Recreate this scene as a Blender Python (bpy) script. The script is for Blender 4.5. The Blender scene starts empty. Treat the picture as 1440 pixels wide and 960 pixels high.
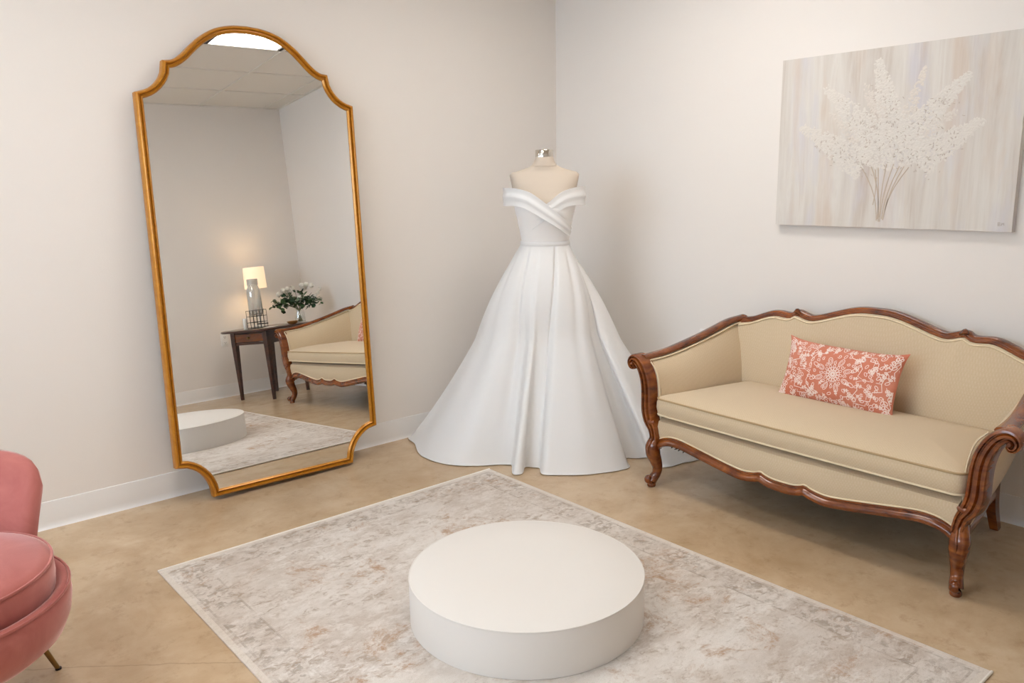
import bpy, bmesh, math, random
from mathutils import Vector, Matrix
R_ = random.Random(7)
sc = bpy.context.scene
col = sc.collection
PI = math.pi

# ------------------------------------------------------------------ camera
cam_d = bpy.data.cameras.new('camera')
cam = bpy.data.objects.new('camera', cam_d)
col.objects.link(cam)
cam_d.sensor_width = 36.0
cam_d.lens = 28.497
cam_d.clip_start = 0.02
_r = Vector((0.7578865, -0.6521906, -0.0159822))
_u = Vector((0.1390022, 0.1374967, 0.9807003))
_f = Vector((0.6374060, 0.7454811, -0.1948628))
cam.matrix_world = Matrix(((_r.x, _u.x, -_f.x, -3.5797), (_r.y, _u.y, -_f.y, -3.7338), (_r.z, _u.z, -_f.z, 1.415), (0, 0, 0, 1)))
sc.camera = cam

# ------------------------------------------------------------------ world, light, exposure
world = bpy.data.worlds.new('sky')
sc.world = world
world.use_nodes = True
bg = world.node_tree.nodes['Background']
bg.inputs[0].default_value = (0.66, 0.82, 1.0, 1)
bg.inputs[1].default_value = 7.6
PANEL_POWER = 9.2                     # glow of the ceiling light diffusers
WARM = (1.0, 0.955, 0.90)
vs = sc.view_settings
vs.view_transform = 'Standard'
vs.look = 'None'
vs.exposure = 0.36
vs.gamma = 1.0
vs.use_curve_mapping = False
sc.cycles.use_denoising = True
sc.cycles.max_bounces = 12
sc.cycles.diffuse_bounces = 5
sc.cycles.glossy_bounces = 6
sc.cycles.transmission_bounces = 10
sc.cycles.transparent_max_bounces = 16
sc.cycles.caustics_reflective = False
sc.cycles.caustics_refractive = False
sc.cycles.sample_clamp_indirect = 6.0

# room: corner of the two visible walls at the origin, room in x<0, y<0
XW, YB, HC = -6.0, -3.99, 2.676
WIN = (-3.3, -0.25, 1.15, 2.45)        # window opening in the far wall: y0, y1, z0, z1
pl = bpy.data.lights.new('window_daylight_portal', 'AREA')
pl.shape = 'RECTANGLE'
pl.size = WIN[1] - WIN[0]
pl.size_y = WIN[3] - WIN[2]
pl.cycles.is_portal = True
po = bpy.data.objects.new('window_daylight_portal', pl)
col.objects.link(po)
po.location = (XW - 0.02, (WIN[0] + WIN[1]) / 2, (WIN[2] + WIN[3]) / 2)
po.rotation_euler = (0, -PI / 2, 0)


# ------------------------------------------------------------------ materials
def lin(c):
    return tuple((x / 12.92 if x <= 0.04045 else ((x + 0.055) / 1.055) ** 2.4) for x in c)


def srgb(r, g, b):
    return lin((r / 255, g / 255, b / 255)) + (1.0,)


class NT:
    """tiny node-tree writer"""
    def __init__(s, name):
        s.m = bpy.data.materials.new(name)
        s.m.use_nodes = True
        s.t = s.m.node_tree
        s.b = s.t.nodes['Principled BSDF']
        s.out = s.t.nodes['Material Output']

    def n(s, typ, ins=None, **kw):
        nd = s.t.nodes.new(typ)
        for k, v in kw.items():
            setattr(nd, k, v)
        for k, v in (ins or {}).items():
            if isinstance(v, bpy.types.NodeSocket):
                s.t.links.new(v, nd.inputs[k])
            else:
                nd.inputs[k].default_value = v
        return nd

    def set(s, **kw):
        for k, v in kw.items():
            k = k.replace('_', ' ')
            if isinstance(v, bpy.types.NodeSocket):
                s.t.links.new(v, s.b.inputs[k])
            else:
                s.b.inputs[k].default_value = v

    def coord(s, scale=(1, 1, 1), loc=(0, 0, 0), rot=(0, 0, 0), kind='Object'):
        tc = s.n('ShaderNodeTexCoord')
        mp = s.n('ShaderNodeMapping', {'Vector': tc.outputs[kind], 'Scale': scale, 'Location': loc, 'Rotation': rot})
        return mp.outputs[0]

    def noise(s, vec, scale, detail=4, rough=0.55, dist=0.0):
        return s.n('ShaderNodeTexNoise', {'Vector': vec, 'Scale': scale, 'Detail': detail, 'Roughness': rough, 'Distortion': dist}).outputs['Fac']

    def ramp(s, fac, stops, interp='LINEAR'):
        nd = s.n('ShaderNodeValToRGB', {'Fac': fac})
        cr = nd.color_ramp
        cr.interpolation = interp
        while len(cr.elements) < len(stops):
            cr.elements.new(0.5)
        for e, (p, c) in zip(cr.elements, stops):
            e.position = p
            e.color = c if len(c) == 4 else tuple(c) + (1,)
        return nd.outputs[0]

    def mix(s, fac, a, b, mode='MIX'):
        nd = s.n('ShaderNodeMix', data_type='RGBA', blend_type=mode)
        for k, v in ((0, fac), (6, a), (7, b)):
            if isinstance(v, bpy.types.NodeSocket):
                s.t.links.new(v, nd.inputs[k])
            else:
                nd.inputs[k].default_value = v
        return nd.outputs[2]

    def math(s, op, a, b=0.0, c=0.0):
        nd = s.n('ShaderNodeMath', operation=op)
        for k, v in enumerate((a, b, c)):
            if isinstance(v, bpy.types.NodeSocket):
                s.t.links.new(v, nd.inputs[k])
            else:
                nd.inputs[k].default_value = v
        return nd.outputs[0]

    def bump(s, h, strength=0.2, dist=0.01):
        nd = s.n('ShaderNodeBump', {'Height': h, 'Strength': strength, 'Distance': dist})
        s.t.links.new(nd.outputs[0], s.b.inputs['Normal'])


def g(v):
    return (v, v, v, 1)


M = {}


def simple(name, c, rough=0.5, metal=0.0, bump=None, **kw):
    t = NT(name)
    t.set(Base_Color=c, Roughness=rough, Metallic=metal, **kw)
    if bump:
        t.bump(t.noise(t.coord(), bump[0], 3), bump[1], bump[2])
    M[name] = t.m
    return t


def mat_wall():
    t = NT('wall_paint')
    v = t.coord()
    t.set(Base_Color=srgb(229, 223, 217), Roughness=0.72)
    t.bump(t.noise(v, 140, 3, 0.6), 0.10, 0.002)
    M['wall'] = t.m


def mat_floor():
    t = NT('polished_concrete')
    v = t.coord()
    big = t.noise(v, 0.9, 5, 0.6, 0.6)
    mid = t.noise(v, 5.0, 6, 0.65, 0.4)
    c1 = t.ramp(big, [(0.30, srgb(178, 152, 120)), (0.52, srgb(195, 170, 139)), (0.72, srgb(210, 187, 158))])
    c2 = t.ramp(mid, [(0.28, srgb(164, 136, 102)), (0.5, srgb(194, 169, 138)), (0.75, srgb(212, 191, 163))])
    c = t.mix(0.35, c1, c2)
    mott = t.ramp(t.noise(t.coord(loc=(4, 9, 0)), 2.4, 8, 0.72, 0.3), [(0.45, g(0)), (0.75, g(0.55))])
    c = t.mix(mott, c, srgb(160, 126, 88))
    stn = t.ramp(t.noise(t.coord(loc=(2, 5, 0)), 13, 9, 0.78, 0.2), [(0.54, g(0)), (0.76, g(0.6))])
    c = t.mix(stn, c, srgb(142, 110, 76))
    # one hairline crack running across the slab
    sep = t.n('ShaderNodeSeparateXYZ', {'Vector': t.coord()})
    wob = t.math('MULTIPLY', t.math('SUBTRACT', t.noise(v, 6.0, 6, 0.6), 0.5), 0.05)
    d = t.math('ABSOLUTE', t.math('ADD', t.math('ADD', sep.outputs[1], t.math('MULTIPLY', sep.outputs[0], 0.8)), t.math('ADD', wob, 3.72)))
    crack = t.ramp(d, [(0.0, g(1)), (0.004, g(0))])
    left = t.math('LESS_THAN', sep.outputs[0], -2.5)
    c = t.mix(t.math('MULTIPLY', t.math('MULTIPLY', crack, left), 0.45), c, srgb(110, 86, 62))
    t.set(Base_Color=c, Roughness=0.27)
    t.set(Specular_IOR_Level=0.5)
    t.bump(t.noise(v, 18, 5, 0.6), 0.03, 0.004)
    M['floor'] = t.m


RUG = dict(w=1.5975, l=2.293)         # across / along the sofa wall


def mat_rug():
    t = NT('distressed_rug_pile')
    v = t.coord()
    sep = t.n('ShaderNodeSeparateXYZ', {'Vector': v})
    X, Y = sep.outputs[0], sep.outputs[1]
    ex = t.math('SUBTRACT', RUG['w'] / 2, t.math('ABSOLUTE', X))
    ey = t.math('SUBTRACT', RUG['l'] / 2, t.math('ABSOLUTE', Y))
    e = t.math('MINIMUM', ex, ey)                                  # distance to the nearest edge
    vs_ = t.coord(scale=(0.55, 1, 1))
    base = t.ramp(t.noise(vs_, 2.2, 6, 0.65, 0.5), [(0.32, srgb(204, 194, 185)), (0.5, srgb(222, 215, 208)), (0.68, srgb(231, 227, 222))])
    grey = t.ramp(t.noise(vs_, 24, 8, 0.8, 0.3), [(0.46, g(1)), (0.60, g(0))])
    zone = t.ramp(t.noise(v, 3.0, 4, 0.6, 0.4), [(0.40, g(0.15)), (0.62, g(1))])
    c = t.mix(t.math('MULTIPLY', t.math('MULTIPLY', grey, zone), 0.55), base, srgb(176, 158, 142))
    vd = t.n('ShaderNodeTexNoise', {'Vector': v, 'Scale': 7.0, 'Detail': 2.0})
    vw = t.mix(0.05, v, vd.outputs['Color'], 'ADD')
    # broken dashes and curls of the old pattern, worn away by noise
    worn = t.ramp(t.noise(vs_, 5.5, 8, 0.78, 0.3), [(0.47, g(0)), (0.58, g(1))])
    worn2 = t.ramp(t.noise(vs_, 3.4, 8, 0.78, 0.2), [(0.50, g(0)), (0.60, g(1))])
    for sc_, off_, am_, cc_ in ((30.0, (0, 0, 0), 0.50, srgb(156, 136, 117)), (52.0, (3, 5, 0), 0.45, srgb(160, 139, 120))):
        dn = t.noise(t.coord(scale=(0.7, 1, 1), loc=off_), sc_, 3, 0.6, 0.8)
        dash = t.ramp(dn, [(0.53, g(0)), (0.62, g(1))])
        c = t.mix(t.math('MULTIPLY', t.math('MULTIPLY', dash, worn if sc_ < 40 else worn2), am_ * 1.25), c, cc_)
    nn = t.math('ABSOLUTE', t.math('SUBTRACT', t.noise(vw, 11.0, 2, 0.5), 0.5))
    ln_ = t.ramp(nn, [(0.008, g(1)), (0.03, g(0))])
    c = t.mix(t.math('MULTIPLY', t.math('MULTIPLY', ln_, worn), 0.22), c, srgb(164, 146, 128))
    # tan remnants of the medallions
    blot = t.ramp(t.noise(vw, 4.6, 8, 0.78, 0.6), [(0.55, g(0)), (0.64, g(1))])
    c = t.mix(t.math('MULTIPLY', t.math('MULTIPLY', blot, grey), 0.80), c, srgb(170, 130, 96))
    c = t.mix(t.math('MULTIPLY', blot, 0.16), c, srgb(190, 162, 134))
    rr = t.math('SQRT', t.math('ADD', t.math('MULTIPLY', t.math('MULTIPLY', X, X), 1.7), t.math('MULTIPLY', Y, Y)))
    ring = t.math('SINE', t.math('ADD', t.math('MULTIPLY', rr, 27.0), t.math('MULTIPLY', t.noise(v, 9, 2), 5.0)))
    ringm = t.ramp(ring, [(0.80, g(0)), (0.95, g(1))])
    c = t.mix(t.math('MULTIPLY', t.math('MULTIPLY', ringm, worn2), 0.30), c, srgb(172, 153, 134))
    # border: two thin guard lines with a row of dark motifs between, pale selvedge outside
    inb = t.math('MULTIPLY', t.math('GREATER_THAN', e, 0.035), t.math('LESS_THAN', e, 0.145))
    bl1 = t.math('COMPARE', e, 0.038, 0.004)
    bl2 = t.math('COMPARE', e, 0.145, 0.004)
    vb = t.n('ShaderNodeTexVoronoi', {'Vector': vw, 'Scale': 24.0, 'Randomness': 0.75})
    dots = t.ramp(t.noise(t.coord(scale=(0.8, 1, 1), loc=(7, 2, 0)), 34, 3, 0.6, 0.6), [(0.50, g(0)), (0.58, g(1))])
    wornb = t.ramp(t.noise(v, 9.0, 4, 0.7), [(0.42, g(0)), (0.56, g(1))])
    mb = t.math('MULTIPLY', t.math('MULTIPLY', inb, dots), wornb)
    c = t.mix(t.math('MULTIPLY', mb, 0.60), c, srgb(150, 136, 122))
    ml = t.math('MULTIPLY', t.math('ADD', bl1, bl2), wornb)
    c = t.mix(t.math('MULTIPLY', ml, 0.45), c, srgb(156, 142, 128))
    sel = t.math('LESS_THAN', e, 0.022)
    c = t.mix(t.math('MULTIPLY', sel, 0.7), c, srgb(224, 215, 205))
    # dark flecks, streaked along the weave
    fl = t.ramp(t.noise(t.coord(scale=(0.4, 1, 1)), 75, 4, 0.8), [(0.56, g(0)), (0.70, g(1))])
    c = t.mix(t.math('MULTIPLY', fl, 0.36), c, srgb(150, 135, 120))
    pile = t.noise(v, 420, 2, 0.6)
    c = t.mix(t.ramp(pile, [(0.35, g(0.16)), (0.6, g(0))]), c, srgb(140, 128, 116))
    t.set(Base_Color=c, Roughness=0.95, Specular_IOR_Level=0.15)
    t.bump(pile, 0.5, 0.003)
    M['rug'] = t.m


def mat_wood(name, dark, mid, light, scale=1.0, rough=0.28, axis=(1, 1, 8)):
    t = NT(name)
    v = t.coord(scale=(7 * scale, 7 * scale, 20 * scale))
    n = t.noise(v, 1.5, 5, 0.6, 0.6)
    n2 = t.noise(t.coord(), 6, 3, 0.5, 0.5)
    c = t.ramp(n, [(0.22, dark), (0.45, mid), (0.80, light)])
    c = t.mix(t.ramp(n2, [(0.35, g(0.25)), (0.65, g(0))]), c, dark)
    t.set(Base_Color=c, Roughness=rough, Coat_Weight=0.35, Coat_Roughness=0.12)
    t.bump(n, 0.05, 0.002)
    M[name] = t.m


def mat_gold():
    t = NT('gilded_wood')
    v = t.coord(scale=(18, 18, 5))
    n = t.noise(v, 2.0, 5, 0.6, 1.0)
    c = t.ramp(n, [(0.25, srgb(176, 110, 20)), (0.55, srgb(190, 126, 30)), (0.8, srgb(202, 142, 46))])
    t.set(Base_Color=c, Roughness=0.3, Metallic=0.35, Coat_Weight=0.25, Coat_Roughness=0.15)
    M['gold'] = t.m


def mat_upholstery():
    t = NT('beige_damask')
    v = t.coord()
    w1 = t.n('ShaderNodeTexWave', {'Vector': t.coord(rot=(0.0, 0.6, 0.785)), 'Scale': 46.0, 'Distortion': 0.6}).outputs['Fac']
    w2 = t.n('ShaderNodeTexWave', {'Vector': t.coord(rot=(0.0, -0.6, -0.785)), 'Scale': 46.0, 'Distortion': 0.6}).outputs['Fac']
    dia = t.math('MULTIPLY', w1, w2)
    th = t.noise(v, 260, 2)
    c = t.mix(t.math('MULTIPLY', dia, 0.5), srgb(204, 184, 154), srgb(214, 197, 170))
    c = t.mix(t.ramp(th, [(0.3, g(0.18)), (0.6, g(0))]), c, srgb(174, 152, 120))
    t.set(Base_Color=c, Roughness=0.8, Sheen_Weight=0.15, Specular_IOR_Level=0.25)
    t.bump(t.math('ADD', t.math('MULTIPLY', dia, 0.6), t.math('MULTIPLY', th, 0.6)), 0.12, 0.0015)
    M['beige'] = t.m


def mat_velvet(name, c1, c2, sheen=0.6):
    t = NT(name)
    v = t.coord()
    n = t.noise(v, 7, 4, 0.6, 0.8)
    c = t.ramp(n, [(0.3, c1), (0.7, c2)])
    t.set(Base_Color=c, Roughness=0.75, Sheen_Weight=sheen, Sheen_Roughness=0.35, Sheen_Tint=srgb(255, 222, 218), Specular_IOR_Level=0.2)
    t.bump(t.noise(v, 300, 2), 0.12, 0.002)
    M[name] = t.m


def mat_satin(name, c, transl, rough=0.42, alpha=1.0):
    t = NT(name)
    v = t.coord()
    th = t.noise(t.coord(scale=(1, 1, 0.35)), 500, 2)
    t.set(Base_Color=c, Roughness=rough, Sheen_Weight=0.25, Specular_IOR_Level=0.35)
    t.bump(t.math('ADD', t.math('MULTIPLY', th, 0.4), t.noise(v, 7, 3, 0.5)), 0.10, 0.004)
    tr = t.n('ShaderNodeBsdfTranslucent', {'Color': c})
    mx = t.n('ShaderNodeMixShader', {0: transl, 1: t.b.outputs[0], 2: tr.outputs[0]})
    last = mx
    if alpha < 1:
        tp = t.n('ShaderNodeBsdfTransparent', {'Color': (1, 1, 1, 1)})
        last = t.n('ShaderNodeMixShader', {0: 1 - alpha, 1: mx.outputs[0], 2: tp.outputs[0]})
    t.t.links.new(last.outputs[0], t.out.inputs[0])
    M[name] = t.m


def mat_glass(name, tint=(1, 1, 1, 1), gloss=0.12, body=0.0, bodyc=(1, 1, 1, 1)):
    t = NT(name)
    tp = t.n('ShaderNodeBsdfTransparent', {'Color': tint})
    gl = t.n('ShaderNodeBsdfGlossy', {'Color': (1, 1, 1, 1), 'Roughness': 0.03})
    fr = t.n('ShaderNodeLayerWeight', {'Blend': 0.35})
    f = t.math('ADD', t.math('MULTIPLY', fr.outputs['Facing'], 0.55), gloss)
    mx = t.n('ShaderNodeMixShader', {0: f, 1: tp.outputs[0], 2: gl.outputs[0]})
    if body:
        df = t.n('ShaderNodeBsdfDiffuse', {'Color': bodyc})
        mx = t.n('ShaderNodeMixShader', {0: body, 1: mx.outputs[0], 2: df.outputs[0]})
    t.t.links.new(mx.outputs[0], t.out.inputs[0])
    M[name] = t.m


def mat_emit(name, c, strength, base=(0.8, 0.8, 0.8, 1)):
    t = NT(name)
    t.set(Base_Color=base, Emission_Color=c, Emission_Strength=strength, Roughness=0.6)
    M[name] = t.m


def mat_canvas():
    t = NT('painted_canvas')
    v = t.coord(scale=(1, 1, 1))
    st = t.coord(scale=(9, 9, 0.8))
    n1 = t.noise(st, 1.3, 5, 0.65, 0.4)
    c = t.ramp(n1, [(0.28, srgb(186, 172, 160)), (0.44, srgb(205, 198, 190)), (0.60, srgb(214, 209, 202)), (0.78, srgb(196, 184, 174))])
    n2 = t.noise(t.coord(scale=(5, 5, 1.2), loc=(3, 7, 1)), 1.2, 4, 0.6, 0.3)
    c = t.mix(t.ramp(n2, [(0.52, g(0)), (0.66, g(0.55))]), c, srgb(198, 196, 206))
    n3 = t.noise(t.coord(scale=(6, 6, 0.9), loc=(9, 1, 4)), 1.2, 4, 0.6, 0.3)
    c = t.mix(t.ramp(n3, [(0.54, g(0)), (0.68, g(0.55))]), c, srgb(202, 182, 164))
    n4 = t.noise(t.coord(scale=(42, 42, 1.6)), 1.2, 4, 0.7)
    c = t.mix(t.ramp(n4, [(0.5, g(0)), (0.75, g(0.45))]), c, srgb(222, 217, 211))
    t.set(Base_Color=c, Roughness=0.8)
    t.bump(n4, 0.15, 0.002)
    M['canvas'] = t.m


mat_wall()
mat_floor()
mat_rug()
mat_gold()
mat_upholstery()
mat_canvas()
mat_wood('walnut', srgb(50, 19, 6), srgb(112, 54, 18), srgb(164, 92, 34), rough=0.22)
mat_wood('mahogany', srgb(28, 12, 7), srgb(58, 26, 14), srgb(88, 43, 23), rough=0.3)
mat_wood('pale_wood', srgb(140, 92, 44), srgb(176, 124, 66), srgb(196, 146, 88), rough=0.4)
mat_velvet('pink_velvet', srgb(164, 94, 88), srgb(182, 112, 105), 1.0)
mat_velvet('coral_cotton', srgb(200, 116, 90), srgb(212, 136, 112), 0.25)
mat_satin('dress_satin', srgb(241, 240, 239), 0.18)
mat_satin('bodice_satin', srgb(243, 241, 239), 0.0)
mat_glass('clear_glass', (0.97, 0.98, 0.97, 1), 0.10)
mat_glass('ribbed_glass', (0.90, 0.90, 0.88, 1), 0.14, 0.18, (0.8, 0.78, 0.74, 1))
mat_glass('window_glass', (0.98, 0.99, 0.99, 1), 0.03)
mat_emit('panel_glow', WARM + (1,), PANEL_POWER)
mat_emit('lamp_shade_glow', (1.0, 0.74, 0.45, 1), 0.55, srgb(240, 226, 200))
mat_emit('bulb_glow', (1.0, 0.75, 0.45, 1), 55)
simple('trim_white', srgb(230, 228, 226), 0.45)
simple('ceiling_tile', srgb(226, 222, 215), 0.9, bump=(90, 0.35, 0.004))
simple('grid_metal', srgb(222, 218, 211), 0.6)
simple('dark_metal', srgb(30, 26, 24), 0.45, 0.6)
simple('plinth_paint', srgb(222, 217, 211), 0.55, bump=(120, 0.04, 0.002))
simple('piping_cream', srgb(226, 208, 176), 0.75)
simple('piping_tan', srgb(176, 150, 112), 0.75)
simple('deck_dark', srgb(44, 34, 28), 0.9)
simple('form_jersey', srgb(198, 184, 168), 0.8, bump=(200, 0.1, 0.001))
simple('chrome', srgb(205, 198, 188), 0.12, 1.0)
simple('lid_metal', srgb(190, 182, 170), 0.5, 0.5)
simple('steel', srgb(120, 116, 110), 0.35, 0.9)
simple('brass', srgb(140, 112, 66), 0.35, 0.9)
simple('thread_white', srgb(244, 222, 212), 0.8)
simple('blossom_paint', srgb(216, 210, 202), 0.7)
simple('blossom_shade', srgb(186, 173, 161), 0.75)
simple('blossom_paint_pale', srgb(214, 206, 197), 0.75)
simple('stem_paint', srgb(192, 176, 158), 0.8)
simple('canvas_edge', srgb(200, 190, 178), 0.85)
simple('signature_paint', srgb(168, 152, 138), 0.8)
simple('leaf_dark', srgb(38, 66, 40), 0.5)
simple('leaf_mid', srgb(66, 96, 58), 0.55)
simple('leaf_pale', srgb(120, 136, 112), 0.6)
simple('petal', srgb(244, 241, 232), 0.7)
simple('stem_green', srgb(74, 92, 52), 0.6)
simple('plastic_white', srgb(236, 234, 230), 0.4)
simple('socket_dark', srgb(60, 56, 52), 0.6)
simple('paper', srgb(238, 234, 226), 0.8)
simple('ceramic', srgb(228, 222, 212), 0.35)
simple('black_paint', srgb(20, 19, 19), 0.5)
tm = NT('mirror_silver')
tm.set(Base_Color=(0.90, 0.895, 0.88, 1), Metallic=1.0, Roughness=0.0)
M['mirror'] = tm.m


# ------------------------------------------------------------------ mesh helpers
def link(name, me, mat, parent=None, smooth=None):
    if smooth is not None:
        for p in me.polygons:
            p.use_smooth = True
        me.set_sharp_from_angle(angle=math.radians(smooth))
    o = bpy.data.objects.new(name, me)
    if mat is not None:
        me.materials.append(M[mat] if isinstance(mat, str) else mat)
    col.objects.link(o)
    if parent is not None:
        o.parent = parent
    return o


def mesh(name, verts, faces, mat, parent=None, smooth=None, fix=True):
    me = bpy.data.meshes.new(name)
    me.from_pydata([tuple(v) for v in verts], [], faces)
    if fix:
        bm = bmesh.new()
        bm.from_mesh(me)
        bmesh.ops.recalc_face_normals(bm, faces=bm.faces)
        bm.to_mesh(me)
        bm.free()
    me.update()
    return link(name, me, mat, parent, smooth)


class MB:
    """collects shapes into one mesh"""
    def __init__(s):
        s.v, s.f = [], []

    def add(s, verts, faces):
        k = len(s.v)
        s.v += [tuple(v) for v in verts]
        s.f += [tuple(i + k for i in f) for f in faces]

    def box(s, c, d):
        x, y, z = c
        a, b, e = d[0] / 2, d[1] / 2, d[2] / 2
        vv = [(x + i * a, y + j * b, z + k * e) for i in (-1, 1) for j in (-1, 1) for k in (-1, 1)]
        s.add(vv, [(0, 1, 3, 2), (4, 6, 7, 5), (0, 4, 5, 1), (2, 3, 7, 6), (0, 2, 6, 4), (1, 5, 7, 3)])

    def build(s, name, mat, parent=None, smooth=None):
        return mesh(name, s.v, s.f, mat, parent, smooth)


def bevel_box(name, c, d, r, mat, parent=None, seg=2):
    bm = bmesh.new()
    bmesh.ops.create_cube(bm, size=1)
    for v in bm.verts:
        v.co = Vector((v.co.x * d[0] + c[0], v.co.y * d[1] + c[1], v.co.z * d[2] + c[2]))
    if r:
        bmesh.ops.bevel(bm, geom=list(bm.edges), offset=r, segments=seg, affect='EDGES', profile=0.6)
    me = bpy.data.meshes.new(name)
    bm.to_mesh(me)
    bm.free()
    return link(name, me, mat, parent, 40)


def loft_data(rings, closed=True, cap0=True, cap1=True):
    n = len(rings[0])
    assert all(len(r) == n for r in rings)
    v = [p for r in rings for p in r]
    f = []
    for i in range(len(rings) - 1):
        for j in range(n if closed else n - 1):
            k = (j + 1) % n
            f.append((i * n + j, i * n + k, (i + 1) * n + k, (i + 1) * n + j))
    if closed and cap0:
        f.append(tuple(range(n))[::-1])
    if closed and cap1:
        b = (len(rings) - 1) * n
        f.append(tuple(range(b, b + n)))
    return v, f


def loft(name, rings, mat, parent=None, smooth=50, **kw):
    v, f = loft_data(rings, **kw)
    return mesh(name, v, f, mat, parent, smooth)


def catmull(pts, n, closed=False):
    pts = [Vector(p) for p in pts]
    m = len(pts)
    out = []
    segs = m if closed else m - 1
    for i in range(segs):
        if closed:
            p0, p1, p2, p3 = pts[i - 1], pts[i], pts[(i + 1) % m], pts[(i + 2) % m]
        else:
            p1, p2 = pts[i], pts[i + 1]
            p0 = pts[i - 1] if i > 0 else p1 * 2 - p2
            p3 = pts[i + 2] if i + 2 < m else p2 * 2 - p1
        for k in range(n):
            t = k / n
            out.append(0.5 * ((2 * p1) + (p2 - p0) * t + (2 * p0 - 5 * p1 + 4 * p2 - p3) * t * t + (3 * p1 - p0 - 3 * p2 + p3) * t ** 3))
    if not closed:
        out.append(pts[-1])
    return out


def circ(n, a=1.0, b=None):
    b = a if b is None else b
    return [(a * math.cos(2 * PI * i / n), b * math.sin(2 * PI * i / n)) for i in range(n)]


def sweep_data(path, prof, up=(0, 0, 1), scale=None, closed=False):
    path = [Vector(p) for p in path]
    up = Vector(up)
    n = len(path)
    rings = []
    for i in range(n):
        if closed:
            T = path[(i + 1) % n] - path[i - 1]
        else:
            T = path[min(i + 1, n - 1)] - path[max(i - 1, 0)]
        T.normalize()
        B = T.cross(up)
        if B.length < 1e-5:
            B = T.cross(Vector((0.01, 1, 0.02)))
        B.normalize()
        N = B.cross(T)
        s = scale[i] if scale else 1.0
        sa, sb = s if isinstance(s, (tuple, list)) else (s, s)
        rings.append([path[i] + B * (a * sa) + N * (b * sb) for a, b in prof])
    if closed:
        rings.append(rings[0])
        v, f = loft_data(rings, cap0=False, cap1=False)
        k = len(prof)
        m = len(rings) - 1
        v = v[:m * k]
        f = [tuple(i % (m * k) for i in q) for q in f]
        return v, f
    return loft_data(rings)


def sweep(name, path, prof, mat, parent=None, smooth=50, **kw):
    v, f = sweep_data(path, prof, **kw)
    return mesh(name, v, f, mat, parent, smooth)


def tube(name, path, r, mat, parent=None, seg=8, **kw):
    return sweep(name, path, circ(seg, r), mat, parent, 60, **kw)


def lathe_data(prof, n=40, c=(0, 0, 0)):
    rings = [[(c[0] + r * math.cos(2 * PI * i / n), c[1] + r * math.sin(2 * PI * i / n), c[2] + z) for i in range(n)] for r, z in prof]
    return loft_data(rings)


def lathe(name, prof, mat, parent=None, n=40, c=(0, 0, 0), smooth=40):
    v, f = lathe_data(prof, n, c)
    return mesh(name, v, f, mat, parent, smooth)


def thing(name, label, cat, loc=(0, 0, 0), rz=0.0, group=None):
    o = bpy.data.objects.new(name, None)
    o.empty_display_size = 0.1
    col.objects.link(o)
    o.location = loc
    o.rotation_euler = (0, 0, rz)
    return tag(o, label, cat, group)


def tag(o, label, cat, group=None):
    o['label'] = label
    o['category'] = cat
    if group:
        o['group'] = group
    return o


def struct(o, label, cat=None):
    o['kind'] = 'structure'
    o['label'] = label
    o['category'] = cat or o.name.split('_')[0]
    return o


def interp(tab, x):
    if x <= tab[0][0]:
        return tab[0][1]
    for (a, b), (c, d) in zip(tab, tab[1:]):
        if x <= c:
            return b + (d - b) * (x - a) / (c - a)
    return tab[-1][1]


def smoothtab(tab, n=8):
    return [(p.x, p.y) for p in catmull([(a, b, 0) for a, b in tab], n)]


# ------------------------------------------------------------------ room shell
def wall_box(name, c, d, label):
    b = MB()
    b.box(c, d)
    return struct(b.build(name, 'wall'), label, 'wall')


b = MB()
b.box((XW / 2, YB / 2, -0.05), (-XW + 0.4, -YB + 0.4, 0.1))
struct(b.build('floor', 'floor'), 'polished tan concrete floor with mottled stains', 'floor')
wall_box('wall_left', (XW / 2, 0.05, HC / 2), (-XW + 0.2, 0.1, HC), 'off white wall behind the leaning mirror')
wall_box('wall_right', (0.05, YB / 2, HC / 2), (0.1, -YB, HC), 'off white wall behind the settee and painting')
wall_box('wall_rear', (XW / 2, YB - 0.05, HC / 2), (-XW + 0.2, 0.1, HC), 'off white wall behind the side table seen in the mirror')
b = MB()
t_ = 0.1
b.box((XW - t_ / 2, YB / 2, WIN[2] / 2), (t_, -YB, WIN[2]))
b.box((XW - t_ / 2, YB / 2, (WIN[3] + HC) / 2), (t_, -YB, HC - WIN[3]))
b.box((XW - t_ / 2, (YB + WIN[0]) / 2, (WIN[2] + WIN[3]) / 2), (t_, WIN[0] - YB, WIN[3] - WIN[2]))
b.box((XW - t_ / 2, WIN[1] / 2, (WIN[2] + WIN[3]) / 2), (t_, -WIN[1], WIN[3] - WIN[2]))
struct(b.build('wall_window', 'wall'), 'off white wall with the large daylight window', 'wall')
w = thing('window_1', 'large white framed window in the far wall', 'window', (XW - 0.05, 0, 0))
w['kind'] = 'structure'
ym = (WIN[0] + WIN[1]) / 2
zm = (WIN[2] + WIN[3]) / 2
fr = MB()
for y in (WIN[0] + 0.025, ym, WIN[1] - 0.025):
    fr.box((0, y, zm), (0.07, 0.05, WIN[3] - WIN[2]))
for z in (WIN[2] + 0.025, WIN[3] - 0.025):
    fr.box((0, ym, z), (0.068, WIN[1] - WIN[0], 0.05))
fr.build('window_frame', 'trim_white', w)
for a, c in ((WIN[0], ym), (ym, WIN[1])):
    b = MB()
    b.box((0.0, (a + c) / 2, zm), (0.006, c - a - 0.06, WIN[3] - WIN[2] - 0.08))
    b.build('pane', 'window_glass', w)


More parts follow.
